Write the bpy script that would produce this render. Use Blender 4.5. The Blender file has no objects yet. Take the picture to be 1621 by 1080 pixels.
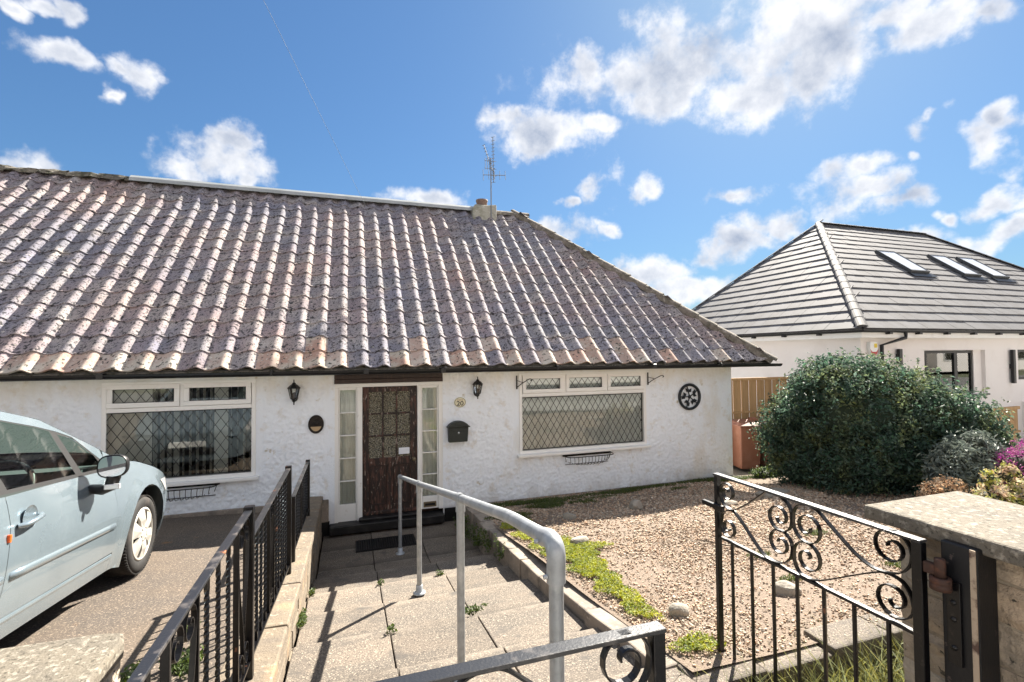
import bpy, bmesh, math, random
import numpy as np
from mathutils import Vector, Matrix, Euler
from mathutils.geometry import delaunay_2d_cdt

random.seed(7)
S = bpy.context.scene
COL = S.collection
PI = math.pi
R = math.radians

# ------------------------------------------------------------------ camera
cam = bpy.data.objects.new("camera", bpy.data.cameras.new("camera"))
COL.objects.link(cam)
S.camera = cam
yaw, pit, rol, eye = 0.3228, 0.0268, -0.0087, 2.5645
fw = Vector((math.sin(yaw)*math.cos(pit), math.cos(yaw)*math.cos(pit), math.sin(pit)))
rt = Vector((math.cos(yaw), -math.sin(yaw), 0))
up = rt.cross(fw)
r2 = rt*math.cos(rol) + up*math.sin(rol)
u2 = up*math.cos(rol) - rt*math.sin(rol)
mw = Matrix((r2, u2, -fw)).transposed().to_4x4()
mw.translation = Vector((0, -7.4, eye))
cam.matrix_world = mw
cam.data.sensor_width = 36
cam.data.lens = 758.65/1621*36
cam.data.clip_start = 0.05
cam.data.clip_end = 3000
S.render.resolution_x, S.render.resolution_y = 1024, 682

# ------------------------------------------------------------------ sky and sun
SUNV = Vector((.753, .658, .839)).normalized()
sun_el, sun_az = math.asin(SUNV.z), math.atan2(SUNV.x, SUNV.y)
W = bpy.data.worlds.new("World"); S.world = W; W.use_nodes = True
nt = W.node_tree; nt.nodes.clear()
def N(t, **k):
    n = nt.nodes.new(t)
    for a, b in k.items(): setattr(n, a, b)
    return n
L = lambda a, b: nt.links.new(a, b)
out = N("ShaderNodeOutputWorld"); bg = N("ShaderNodeBackground")
bg.inputs[1].default_value = 0.055
L(bg.outputs[0], out.inputs[0])
sky = N("ShaderNodeTexSky", sky_type="NISHITA", sun_disc=False)
sky.sun_elevation, sky.sun_rotation = sun_el, sun_az
sky.air_density, sky.dust_density, sky.ozone_density = 1.0, 0.45, 2.6
tc = N("ShaderNodeTexCoord")
sep = N("ShaderNodeSeparateXYZ"); L(tc.outputs["Generated"], sep.inputs[0])
az = N("ShaderNodeMath", operation="ARCTAN2"); L(sep.outputs[0], az.inputs[0]); L(sep.outputs[1], az.inputs[1])
el = N("ShaderNodeMath", operation="ARCSINE"); L(sep.outputs[2], el.inputs[0])
ae0 = N("ShaderNodeCombineXYZ"); L(az.outputs[0], ae0.inputs[0]); L(el.outputs[0], ae0.inputs[1])
wn = N("ShaderNodeTexNoise"); wn.inputs["Scale"].default_value = 11; wn.inputs["Detail"].default_value = 4; L(tc.outputs["Generated"], wn.inputs["Vector"])
ws = N("ShaderNodeVectorMath", operation="SUBTRACT"); L(wn.outputs["Color"], ws.inputs[0]); ws.inputs[1].default_value = (.5, .5, .5)
wm = N("ShaderNodeVectorMath", operation="MULTIPLY"); L(ws.outputs[0], wm.inputs[0]); wm.inputs[1].default_value = (.16, .09, 0)
ae = N("ShaderNodeVectorMath", operation="ADD"); L(ae0.outputs[0], ae.inputs[0]); L(wm.outputs[0], ae.inputs[1])
# cumulus clouds: soft cores at compass directions, broken up by noise; CLOUDS = azimuth, elevation, half width, half height
CLOUDS = [(0.557, 0.519, 0.151, 0.062),(0.709, 0.516, 0.172, 0.09),(0.84, 0.525, 0.182, 0.084),(0.916, 0.486, 0.101, 0.074),(0.774, 0.455, 0.162, 0.049),(0.486, 0.526, 0.065, 0.05),(0.649, 0.477, 0.131, 0.051),(1.058, 0.477, 0.067, 0.036),(1.012, 0.506, 0.048, 0.024),(1.121, 0.467, 0.033, 0.019),(0.386, 0.43, 0.119, 0.036),(0.485, 0.436, 0.065, 0.02),(0.313, 0.448, 0.053, 0.022),(-0.225, 0.343, 0.083, 0.039),(-0.201, 0.373, 0.045, 0.03),(-0.272, 0.314, 0.055, 0.03),(-0.175, 0.326, 0.062, 0.032),(-0.347, 0.433, 0.031, 0.033),(-0.368, 0.444, 0.024, 0.015),(-0.391, 0.398, 0.017, 0.01),(-0.439, 0.437, 0.035, 0.016),(-0.429, 0.496, 0.029, 0.019),(-0.457, 0.493, 0.027, 0.011),(-0.496, 0.476, 0.019, 0.013),(-0.461, 0.286, 0.044, 0.021),(-0.48, 0.275, 0.039, 0.017),(0.167, 0.309, 0.084, 0.022),(0.43, 0.245, 0.072, 0.035),(0.496, 0.327, 0.036, 0.036),(0.597, 0.323, 0.039, 0.02),(0.444, 0.294, 0.026, 0.01),(0.527, 0.247, 0.025, 0.014),(0.765, 0.286, 0.049, 0.02),(0.619, 0.155, 0.085, 0.035),(0.57, 0.151, 0.075, 0.038),(0.689, 0.12, 0.104, 0.032),(0.769, 0.203, 0.075, 0.028),(0.812, 0.221, 0.057, 0.025),(0.725, 0.19, 0.067, 0.026),(1.035, 0.339, 0.034, 0.023),(1.055, 0.356, 0.022, 0.016),(0.964, 0.256, 0.073, 0.034),(0.948, 0.294, 0.053, 0.028),(1.021, 0.235, 0.047, 0.019),(1.006, 0.296, 0.024, 0.011),(1.129, 0.281, 0.026, 0.047),(1.143, 0.32, 0.022, 0.025),(1.127, 0.203, 0.026, 0.019),(1.079, 0.199, 0.015, 0.013),(1.106, 0.157, 0.06, 0.017),(1.138, 0.161, 0.037, 0.02),(1.019, 0.171, 0.07, 0.014)]
n1 = N("ShaderNodeTexNoise"); n1.inputs["Scale"].default_value = 9; n1.inputs["Detail"].default_value = 12; n1.inputs["Roughness"].default_value = .64
L(tc.outputs["Generated"], n1.inputs["Vector"])
n2 = N("ShaderNodeTexNoise"); n2.inputs["Scale"].default_value = 30; n2.inputs["Detail"].default_value = 6
L(tc.outputs["Generated"], n2.inputs["Vector"])
prev = None
for (a, e, sx, sy) in CLOUDS:
    s = N("ShaderNodeVectorMath", operation="SUBTRACT"); L(ae.outputs[0], s.inputs[0]); s.inputs[1].default_value = (a, e, 0)
    m = N("ShaderNodeVectorMath", operation="MULTIPLY"); L(s.outputs[0], m.inputs[0]); m.inputs[1].default_value = (1/sx, 1/sy, 0)
    ln = N("ShaderNodeVectorMath", operation="LENGTH"); L(m.outputs[0], ln.inputs[0])
    if prev is None: prev = ln.outputs["Value"]
    else:
        mn = N("ShaderNodeMath", operation="MINIMUM"); L(prev, mn.inputs[0]); L(ln.outputs["Value"], mn.inputs[1]); prev = mn.outputs[0]
def mth(op, a, b=None, clamp=False):
    n = N("ShaderNodeMath", operation=op); n.use_clamp = clamp
    for i, x in enumerate((a, b)):
        if x is None: continue
        if isinstance(x, (int, float)): n.inputs[i].default_value = x
        else: L(x, n.inputs[i])
    return n.outputs[0]
core = mth("SUBTRACT", 1.0, prev)
# out-of-view clouds by coarse noise, denser than in view, added to brighten the shade
n4 = N("ShaderNodeTexNoise"); n4.inputs["Scale"].default_value = 3.1; n4.inputs["Detail"].default_value = 2; L(tc.outputs["Generated"], n4.inputs["Vector"])
dt = N("ShaderNodeVectorMath", operation="DOT_PRODUCT"); L(tc.outputs["Generated"], dt.inputs[0]); dt.inputs[1].default_value = Vector((.31, .87, .38)).normalized()
away = N("ShaderNodeMapRange"); L(dt.outputs["Value"], away.inputs[0]); away.inputs[1].default_value = .60; away.inputs[2].default_value = .74; away.inputs[3].default_value = 0; away.inputs[4].default_value = 6
core2 = mth("SUBTRACT", mth("ADD", mth("MULTIPLY", mth("SUBTRACT", n4.outputs["Fac"], .38), 8.0), .3), away.outputs[0])
core = mth("MAXIMUM", core, mth("MINIMUM", core2, .8))
nz = mth("MULTIPLY", mth("SUBTRACT", n1.outputs["Fac"], .5), 4.4)
nz = mth("ADD", nz, mth("MULTIPLY", mth("SUBTRACT", n2.outputs["Fac"], .5), .9))
den = mth("ADD", mth("MINIMUM", mth("MULTIPLY", core, 1.3), 1.0), nz)
mr = N("ShaderNodeMapRange", interpolation_type="SMOOTHSTEP"); L(den, mr.inputs[0])
mr.inputs[1].default_value = -.25; mr.inputs[2].default_value = 1.0
cover = mth("MULTIPLY", mr.outputs[0], .97)
gate_ = N("ShaderNodeMapRange"); L(core, gate_.inputs[0]); gate_.inputs[1].default_value = -1.0; gate_.inputs[2].default_value = -.25
cover = mth("MULTIPLY", cover, gate_.outputs[0])
mp = N("ShaderNodeMapping"); mp.inputs["Location"].default_value = (.020, .016, .028); L(tc.outputs["Generated"], mp.inputs[0])
n3 = N("ShaderNodeTexNoise"); n3.inputs["Scale"].default_value = 9; n3.inputs["Detail"].default_value = 5; n3.inputs["Roughness"].default_value = .58
L(mp.outputs[0], n3.inputs["Vector"])
n5 = N("ShaderNodeTexNoise"); n5.inputs["Scale"].default_value = 9; n5.inputs["Detail"].default_value = 5; n5.inputs["Roughness"].default_value = .58
L(tc.outputs["Generated"], n5.inputs["Vector"])
relief = mth("SUBTRACT", n5.outputs["Fac"], n3.outputs["Fac"])      # lit side of each billow against its far side
sh = mth("ADD", mth("MULTIPLY", relief, 3.4), .84)
thick = N("ShaderNodeMapRange"); L(den, thick.inputs[0]); thick.inputs[1].default_value = .55; thick.inputs[2].default_value = 1.7; thick.inputs[3].default_value = 0; thick.inputs[4].default_value = .70
sh = mth("SUBTRACT", sh, thick.outputs[0], True)
cc = N("ShaderNodeMix", data_type="RGBA"); L(sh, cc.inputs[0])
cc.inputs[6].default_value = (1.25, 1.45, 1.85, 1); cc.inputs[7].default_value = (2.95, 2.98, 3.08, 1)
tint = N("ShaderNodeMix", data_type="RGBA", blend_type="MULTIPLY"); tint.inputs[0].default_value = 1
L(sky.outputs[0], tint.inputs[6]); tint.inputs[7].default_value = (.31, .435, .52, 1)
lum = N("ShaderNodeRGBToBW"); L(tint.outputs[2], lum.inputs[0])
kk = mth("DIVIDE", 1.0, mth("ADD", 1.0, mth("MULTIPLY", lum.outputs[0], .30)))      # bright sky colour compressed to even out the glare round the sun
soft = N("ShaderNodeVectorMath", operation="SCALE"); L(tint.outputs[2], soft.inputs[0]); L(kk, soft.inputs["Scale"])
mx = N("ShaderNodeMix", data_type="RGBA"); L(cover, mx.inputs[0]); L(soft.outputs[0], mx.inputs[6]); L(cc.outputs[2], mx.inputs[7])
L(mx.outputs[2], bg.inputs[0])
W.cycles.sampling_method = "MANUAL"; W.cycles.sample_map_resolution = 512

sl = bpy.data.lights.new("sun", "SUN"); so = bpy.data.objects.new("sun", sl); COL.objects.link(so)
sl.energy = 3.2; sl.angle = R(.5); sl.color = (1, .93, .82)
so.rotation_euler = SUNV.to_track_quat("Z", "Y").to_euler()
so.location = (20, 20, 25)
V_ = S.view_settings
V_.view_transform = "Standard"; V_.look = "None"; V_.gamma = 1; V_.use_curve_mapping = False
V_.exposure = 2.7
S.cycles.max_bounces = 7; S.cycles.transparent_max_bounces = 12
S.cycles.sample_clamp_indirect = 6
S.cycles.caustics_reflective = S.cycles.caustics_refractive = False

# ------------------------------------------------------------------ helpers
class MB:
    """collects shapes and links them as ONE mesh object"""
    def __init__(s): s.v = []; s.f = []; s.m = []; s.sm = []
    def add(s, vs, fs, m=0, sm=False):
        o = len(s.v); s.v += [tuple(v) for v in vs]
        for f in fs: s.f.append(tuple(i+o for i in f)); s.m.append(m); s.sm.append(sm)
        return s
    def box(s, x0, x1, y0, y1, z0, z1, m=0, M=None):
        vs = [Vector((x, y, z)) for z in (z0, z1) for y in (y0, y1) for x in (x0, x1)]
        if M is not None: vs = [M @ v for v in vs]
        return s.add(vs, [(0, 2, 3, 1), (4, 5, 7, 6), (0, 1, 5, 4), (2, 6, 7, 3), (0, 4, 6, 2), (1, 3, 7, 5)], m)
    def bar(s, p, q, w, t, upv=(0, 0, 1), m=0):
        p, q = Vector(p), Vector(q); d = (q-p).normalized(); x = d.cross(Vector(upv))
        if x.length < 1e-5: x = d.cross(Vector((1, 0, 0)))
        x.normalize(); z = x.cross(d)
        vs = [c + x*a*w/2 + z*b*t/2 for c in (p, q) for a, b in ((-1, -1), (1, -1), (1, 1), (-1, 1))]
        return s.add(vs, [(3, 2, 1, 0), (4, 5, 6, 7), (0, 1, 5, 4), (1, 2, 6, 5), (2, 3, 7, 6), (3, 0, 4, 7)], m)
    def tube(s, pts, r, n=10, m=0, cap=True, sm=True, flat=1.0):
        pts = [Vector(p) for p in pts]; k = len(pts)
        rr = r if isinstance(r, (list, tuple)) else [r]*k
        vs = []; prevx = None
        for i, p in enumerate(pts):
            d = (pts[min(i+1, k-1)] - pts[max(i-1, 0)]).normalized()
            if prevx is None:
                a = Vector((0, 0, 1)) if abs(d.z) < .9 else Vector((1, 0, 0))
                x = d.cross(a).normalized()
            else: x = (prevx - d*prevx.dot(d)).normalized()
            prevx = x; y = d.cross(x)
            vs += [p + (x*math.cos(2*PI*j/n) + y*math.sin(2*PI*j/n)*flat)*rr[i] for j in range(n)]
        fs = [(i*n+j, i*n+(j+1) % n, (i+1)*n+(j+1) % n, (i+1)*n+j) for i in range(k-1) for j in range(n)]
        s.add(vs, fs, m, sm)
        if cap: s.add(vs[:n], [tuple(range(n))[::-1]], m); s.add(vs[-n:], [tuple(range(n))], m)
        return s
    def ribbon(s, pts, wv, w, t, m=0):
        """flat iron strip: width w along wv, thickness t in the plane of the curve"""
        pts = [Vector(p) for p in pts]; wv = Vector(wv).normalized(); k = len(pts); vs = []
        for i, p in enumerate(pts):
            d = (pts[min(i+1, k-1)] - pts[max(i-1, 0)]).normalized(); nn = wv.cross(d).normalized()
            vs += [p + wv*a*w/2 + nn*b*t/2 for a, b in ((-1, -1), (1, -1), (1, 1), (-1, 1))]
        fs = [(i*4+j, i*4+(j+1) % 4, (i+1)*4+(j+1) % 4, (i+1)*4+j) for i in range(k-1) for j in range(4)]
        return s.add(vs, fs + [(3, 2, 1, 0), tuple(4*k-4+j for j in range(4))], m, False)
    def lathe(s, prof, n=24, M=Matrix(), m=0, sm=True):
        vs = [M @ Vector((r*math.cos(2*PI*j/n), r*math.sin(2*PI*j/n), z)) for r, z in prof for j in range(n)]
        fs = [(i*n+j, i*n+(j+1) % n, (i+1)*n+(j+1) % n, (i+1)*n+j) for i in range(len(prof)-1) for j in range(n)]
        return s.add(vs, fs, m, sm)
    def prism(s, poly, d0, d1, M=Matrix(), m=0):
        n = len(poly)
        vs = [M @ Vector((x, y, d)) for d in (d0, d1) for x, y in poly]
        return s.add(vs, [tuple(range(n))[::-1], tuple(range(n, 2*n))] + [(i, (i+1) % n, n+(i+1) % n, n+i) for i in range(n)], m)
    def mesh(s, name, mats):
        me = bpy.data.meshes.new(name); me.from_pydata(s.v, [], s.f)
        for mm in (mats if isinstance(mats, (list, tuple)) else [mats]): me.materials.append(mm)
        me.polygons.foreach_set("material_index", s.m); me.polygons.foreach_set("use_smooth", s.sm)
        me.update(); return me
    def build(s, name, mats, parent=None, bevel=0, loc=None, rot=None, wn=False):
        return ob(name, s.mesh(name, mats), parent, bevel, loc, rot)
def ob(name, me, parent=None, bevel=0, loc=None, rot=None):
    o = bpy.data.objects.new(name, me); COL.objects.link(o)
    if parent is not None: o.parent = parent
    if loc is not None: o.location = loc
    if rot is not None: o.rotation_euler = rot
    if bevel:
        b = o.modifiers.new("bevel", "BEVEL"); b.width = bevel; b.segments = 2; b.limit_method = "ANGLE"; b.angle_limit = R(40)
    return o
def tag(o, label=None, cat=None, group=None, kind=None):
    if label: o["label"] = label
    if cat: o["category"] = cat
    if group: o["group"] = group
    if kind: o["kind"] = kind
    return o
def thing(name, label, cat, loc=(0, 0, 0), rot=(0, 0, 0), group=None):
    o = bpy.data.objects.new(name, None); COL.objects.link(o); o.location = loc; o.rotation_euler = rot
    return tag(o, label, cat, group)
def struct(o): o["kind"] = "structure"; return o
def copy_tree(o, parent=None):
    c = o.copy(); COL.objects.link(c)
    if parent is not None: c.parent = parent
    for ch in list(o.children): copy_tree(ch, c)
    return c
def npmesh(name, v, f, mats, smooth=False):
    """mesh from numpy arrays: v (n,3), f (m,k)"""
    me = bpy.data.meshes.new(name); n, m, k = len(v), len(f), f.shape[1]
    me.vertices.add(n); me.vertices.foreach_set("co", np.ascontiguousarray(v, np.float32).ravel())
    me.loops.add(m*k); me.loops.foreach_set("vertex_index", np.ascontiguousarray(f, np.int32).ravel())
    me.polygons.add(m); me.polygons.foreach_set("loop_start", np.arange(0, m*k, k, dtype=np.int32))
    me.polygons.foreach_set("loop_total", np.full(m, k, np.int32))
    me.polygons.foreach_set("use_smooth", np.full(m, smooth, bool))
    for mm in (mats if isinstance(mats, (list, tuple)) else [mats]): me.materials.append(mm)
    me.update(calc_edges=True); me.validate(); return me
def catmull(pts, n=8, closed=False):
    P = [Vector(p) for p in pts]; o = []; k = len(P)
    for i in range(k if closed else k-1):
        if closed: a, b, c, d = P[i-1], P[i], P[(i+1) % k], P[(i+2) % k]
        else: a, b, c, d = P[max(i-1, 0)], P[i], P[i+1], P[min(i+2, k-1)]
        for j in range(n):
            t = j/n
            o.append(.5*((2*b) + (c-a)*t + (2*a-5*b+4*c-d)*t*t + (3*b-a-3*c+d)*t**3))
    if not closed: o.append(P[-1])
    return o
def vnoise(x, y, seed=0):
    """smooth value noise on numpy arrays"""
    g = np.random.RandomState(seed).rand(256, 256)
    xi, yi = np.floor(x).astype(int), np.floor(y).astype(int); fx, fy = x-xi, y-yi
    fx = fx*fx*(3-2*fx); fy = fy*fy*(3-2*fy)
    h = lambda a, b: g[a % 256, b % 256]
    return (h(xi, yi)*(1-fx)+h(xi+1, yi)*fx)*(1-fy) + (h(xi, yi+1)*(1-fx)+h(xi+1, yi+1)*fx)*fy

# ------------------------------------------------------------------ materials
def mat(name, col, rough=.7, var=(), bump=(), rnd=0, spec=.4, metal=0, coat=0, trans=0, hue=0):
    """var: (colour, noise scale, lo, hi[, stretch xyz]) layers; bump: (scale, strength, distance[, stretch]); rnd: brightness spread per piece"""
    m = bpy.data.materials.new(name); m.use_nodes = True; t = m.node_tree; t.nodes.clear()
    def n(ty, **k):
        q = t.nodes.new(ty)
        for a, b in k.items(): setattr(q, a, b)
        return q
    ln = t.links.new
    o = n("ShaderNodeOutputMaterial"); p = n("ShaderNodeBsdfPrincipled"); ln(p.outputs[0], o.inputs[0])
    p.inputs["Roughness"].default_value = rough; p.inputs["Metallic"].default_value = metal
    p.inputs["Specular IOR Level"].default_value = spec
    if coat: p.inputs["Coat Weight"].default_value = coat; p.inputs["Coat Roughness"].default_value = .06
    geo = n("ShaderNodeNewGeometry"); pos = geo.outputs["Position"]
    def noise(sc, st=None, det=6, off=0):
        x = n("ShaderNodeTexNoise"); x.inputs["Scale"].default_value = sc; x.inputs["Detail"].default_value = det; x.inputs["Roughness"].default_value = .6
        mpn = n("ShaderNodeMapping"); mpn.inputs["Location"].default_value = (off*3.7, off*1.3, off*2.1)
        if st: mpn.inputs["Scale"].default_value = st
        ln(pos, mpn.inputs[0]); ln(mpn.outputs[0], x.inputs["Vector"]); return x.outputs["Fac"]
    rgb = n("ShaderNodeRGB"); rgb.outputs[0].default_value = (*col, 1); c = rgb.outputs[0]
    for i, v in enumerate(var):
        c2, sc, lo, hi = v[:4]; st = v[4] if len(v) > 4 else None
        r = n("ShaderNodeMapRange"); ln(noise(sc, st, off=i+1), r.inputs[0]); r.inputs[1].default_value = lo; r.inputs[2].default_value = hi
        x = n("ShaderNodeMix", data_type="RGBA"); ln(r.outputs[0], x.inputs[0]); ln(c, x.inputs[6]); x.inputs[7].default_value = (*c2, 1); c = x.outputs[2]
    if rnd or hue:
        oi = n("ShaderNodeObjectInfo")
        a = n("ShaderNodeMath", operation="ADD"); ln(oi.outputs["Random"], a.inputs[0]); ln(geo.outputs["Random Per Island"], a.inputs[1])
        fr = n("ShaderNodeMath", operation="FRACT"); ln(a.outputs[0], fr.inputs[0])
        hs = n("ShaderNodeHueSaturation"); ln(c, hs.inputs["Color"])
        r = n("ShaderNodeMapRange"); ln(fr.outputs[0], r.inputs[0]); r.inputs[3].default_value = 1-rnd; r.inputs[4].default_value = 1+rnd; ln(r.outputs[0], hs.inputs["Value"])
        if hue:
            f2 = n("ShaderNodeMath", operation="MULTIPLY"); ln(fr.outputs[0], f2.inputs[0]); f2.inputs[1].default_value = 7.31
            f3 = n("ShaderNodeMath", operation="FRACT"); ln(f2.outputs[0], f3.inputs[0])
            r = n("ShaderNodeMapRange"); ln(f3.outputs[0], r.inputs[0]); r.inputs[3].default_value = .5-hue; r.inputs[4].default_value = .5+hue; ln(r.outputs[0], hs.inputs["Hue"])
            r = n("ShaderNodeMapRange"); ln(f3.outputs[0], r.inputs[0]); r.inputs[3].default_value = 1.25; r.inputs[4].default_value = .7; ln(r.outputs[0], hs.inputs["Saturation"])
        c = hs.outputs[0]
    ln(c, p.inputs["Base Color"])
    hgt = None
    for i, b in enumerate(bump):
        sc, stg, dist = b[:3]; st = b[3] if len(b) > 3 else None
        bn = n("ShaderNodeBump"); bn.inputs["Strength"].default_value = stg; bn.inputs["Distance"].default_value = dist
        ln(noise(sc, st, off=10+i), bn.inputs["Height"])
        if hgt is not None: ln(hgt, bn.inputs["Normal"])
        hgt = bn.outputs[0]
    if hgt is not None: ln(hgt, p.inputs["Normal"])
    if trans:
        tr = n("ShaderNodeBsdfTranslucent"); ln(c, tr.inputs[0]); ms = n("ShaderNodeMixShader"); ms.inputs[0].default_value = trans
        ln(p.outputs[0], ms.inputs[1]); ln(tr.outputs[0], ms.inputs[2]); ln(ms.outputs[0], o.inputs[0])
    return m
def glass(name, tint=(.9, .95, .93), f0=.06, boost=1.0, bump=0, opaque=0, obscol=(.3, .3, .25)):
    m = bpy.data.materials.new(name); m.use_nodes = True; t = m.node_tree; t.nodes.clear()
    o = t.nodes.new("ShaderNodeOutputMaterial"); tr = t.nodes.new("ShaderNodeBsdfTransparent"); tr.inputs[0].default_value = (*tint, 1)
    gl = t.nodes.new("ShaderNodeBsdfGlossy"); gl.inputs["Roughness"].default_value = .02 if not bump else .12
    fr = t.nodes.new("ShaderNodeFresnel"); fr.inputs[0].default_value = 1.52
    mm = t.nodes.new("ShaderNodeMath"); mm.operation = "MULTIPLY_ADD"; mm.inputs[1].default_value = boost; mm.inputs[2].default_value = f0-.04; mm.use_clamp = True
    t.links.new(fr.outputs[0], mm.inputs[0])
    mi = t.nodes.new("ShaderNodeMixShader"); t.links.new(mm.outputs[0], mi.inputs[0]); t.links.new(gl.outputs[0], mi.inputs[2])
    base = tr.outputs[0]
    if opaque:
        df = t.nodes.new("ShaderNodeBsdfDiffuse"); nv = t.nodes.new("ShaderNodeTexNoise"); nv.inputs["Scale"].default_value = 62; nv.inputs["Detail"].default_value = 3
        gg = t.nodes.new("ShaderNodeNewGeometry"); t.links.new(gg.outputs["Position"], nv.inputs["Vector"])
        rm = t.nodes.new("ShaderNodeMapRange"); t.links.new(nv.outputs["Fac"], rm.inputs[0]); rm.inputs[1].default_value = .36; rm.inputs[2].default_value = .70
        mc = t.nodes.new("ShaderNodeMix"); mc.data_type = "RGBA"; t.links.new(rm.outputs[0], mc.inputs[0]); mc.inputs[6].default_value = (*[q*.16 for q in obscol], 1); mc.inputs[7].default_value = (*[min(.8, q*2.0) for q in obscol], 1)
        t.links.new(mc.outputs[2], df.inputs[0])
        m2 = t.nodes.new("ShaderNodeMixShader"); m2.inputs[0].default_value = opaque
        t.links.new(tr.outputs[0], m2.inputs[1]); t.links.new(df.outputs[0], m2.inputs[2]); base = m2.outputs[0]
    t.links.new(base, mi.inputs[1]); t.links.new(mi.outputs[0], o.inputs[0])
    if bump:
        nz_ = t.nodes.new("ShaderNodeTexVoronoi"); nz_.inputs["Scale"].default_value = 55; g = t.nodes.new("ShaderNodeNewGeometry"); t.links.new(g.outputs["Position"], nz_.inputs["Vector"])
        bn = t.nodes.new("ShaderNodeBump"); bn.inputs["Strength"].default_value = bump; bn.inputs["Distance"].default_value = .02
        t.links.new(nz_.outputs["Distance"], bn.inputs["Height"]); t.links.new(bn.outputs[0], gl.inputs["Normal"])
        if opaque: t.links.new(bn.outputs[0], df.inputs["Normal"])
    return m

m_render = mat("roughcast", (.82, .868, .92), .85, [((.64, .57, .44), 1.1, .58, .80, (1, 1, .35)), ((.52, .48, .40), 6, .67, .74), ((.70, .69, .66), 7, .56, .72)], [(38, .5, .012), (150, .35, .004)])
m_renderN = mat("smooth_white_render", (.78, .745, .72), .8, [((.72, .68, .65), 2.2, .5, .8)], [(60, .12, .004)])
m_tile = mat("clay_pantile", (.34, .265, .245), .9, [((.225, .218, .255), .5, .34, .56), ((.42, .37, .34), 3.2, .50, .72), ((.045, .042, .045), 21, .545, .60), ((.05, .05, .05), 50, .56, .62), ((.50, .47, .40), 24, .64, .70)], [(26, .5, .010), (90, .4, .004)], rnd=.09, hue=.008, spec=.25)
m_tileL = mat("clay_pantile_lichened", (.40, .285, .235), .9, [((.46, .42, .36), 3.2, .46, .62), ((.06, .055, .05), 21, .56, .62), ((.56, .53, .46), 24, .60, .68)], [(26, .5, .010), (90, .4, .004)], rnd=.10, hue=.008, spec=.25)
m_mortar = mat("old_mortar", (.16, .145, .12), .95, [((.055, .055, .035), 9, .45, .6), ((.36, .33, .28), 20, .6, .7)], [(22, .8, .03)], rnd=.25)
m_moss = mat("mossy_ridge", (.20, .175, .15), .95, [((.11, .10, .075), 7, .45, .62), ((.36, .33, .29), 18, .56, .7)], [(25, .7, .02)], rnd=.2)
m_zinc = mat("grey_ridge_capping", (.34, .36, .37), .6, [((.26, .28, .28), 3, .4, .7)], [(40, .15, .004)])
m_black = mat("black_plastic", (.006, .0065, .0075), .4, [((.012, .012, .012), 6, .5, .7)])
m_upvc = mat("white_upvc", (.82, .82, .80), .35, [((.70, .68, .63), 3, .6, .8)])
m_paintw = mat("white_gloss_paint", (.80, .80, .77), .4, [((.60, .57, .50), 9, .62, .72), ((.45, .36, .26), 30, .72, .76)])
m_brown = mat("dark_brown_timber", (.030, .016, .012), .55, [((.055, .03, .022), 4, .5, .7, (6, 6, .6))], [(50, .3, .004, (4, 4, .3))])
m_peel = mat("peeling_brown_timber", (.018, .011, .009), .6, [((.085, .038, .027), 4, .48, .60, (7, 7, 1.3)), ((.30, .24, .20), 7, .61, .65, (6, 6, 1.2))], [(30, .4, .004, (4, 4, .6))])
m_lead = mat("lead_strip", (.016, .018, .02), .5)
m_glass = glass("window_glass", (.95, .97, .96), .06, 1.2)
m_obsc = glass("obscure_glass", (.5, .5, .45), .10, 1.2, bump=1.0, opaque=.7, obscol=(.26, .24, .17))
m_carglass = glass("green_car_glass", (.70, .84, .79), .05, 1.0)
m_curt = mat("cream_curtain", (.86, .88, .82), .9, [((.66, .67, .60), 5, .45, .7, (9, 9, .2))], trans=.1)
m_net = mat("pale_net_curtain", (.88, .90, .90), .9, [((.70, .73, .72), 2.2, .48, .75, (5, 5, .4))], trans=.12)
m_slat = mat("vertical_blind_fabric", (.76, .75, .70), .9, trans=.25, rnd=.08)
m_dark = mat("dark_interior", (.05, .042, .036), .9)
m_carpet = mat("interior_floor", (.16, .12, .09), .95)
m_iron = mat("black_painted_iron", (.003, .003, .004), .30, [((.022, .018, .016), 40, .6, .68), ((.13, .055, .03), 13, .68, .72)], [(140, .25, .003)], spec=.35)
m_ironrail = mat("worn_rail_top", (.014, .015, .018), .32, [((.10, .09, .085), 11, .54, .68), ((.33, .12, .05), 7, .68, .72), ((.42, .40, .38), 50, .68, .72)], [(140, .25, .003)], spec=.6)
m_galv = mat("galvanised_steel", (.36, .38, .40), .48, [((.30, .32, .33), 24, .45, .65), ((.52, .53, .53), 9, .55, .75)], [(120, .15, .002)], metal=.55)
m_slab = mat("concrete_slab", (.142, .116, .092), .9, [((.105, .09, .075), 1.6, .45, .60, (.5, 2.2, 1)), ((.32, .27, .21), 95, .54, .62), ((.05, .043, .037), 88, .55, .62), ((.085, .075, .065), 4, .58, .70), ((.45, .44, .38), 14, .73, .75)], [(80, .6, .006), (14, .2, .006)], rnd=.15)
m_kerb = mat("kerb_stone", (.26, .22, .18), .92, [((.15, .13, .11), 5, .45, .65), ((.40, .36, .30), 30, .58, .7)], [(60, .6, .008)], rnd=.13)
m_wallcap = mat("weathered_coping", (.18, .145, .105), .92, [((.14, .115, .09), 5, .45, .66), ((.36, .31, .24), 22, .58, .7), ((.30, .20, .12), 3, .58, .72)], [(45, .7, .012), (140, .4, .004)], rnd=.08)
m_cap = mat("stone_cap", (.155, .135, .105), .93, [((.125, .11, .09), 5, .46, .64), ((.30, .27, .22), 40, .52, .66), ((.075, .065, .05), 60, .56, .64)], [(70, .7, .008), (220, .4, .003)])
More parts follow.
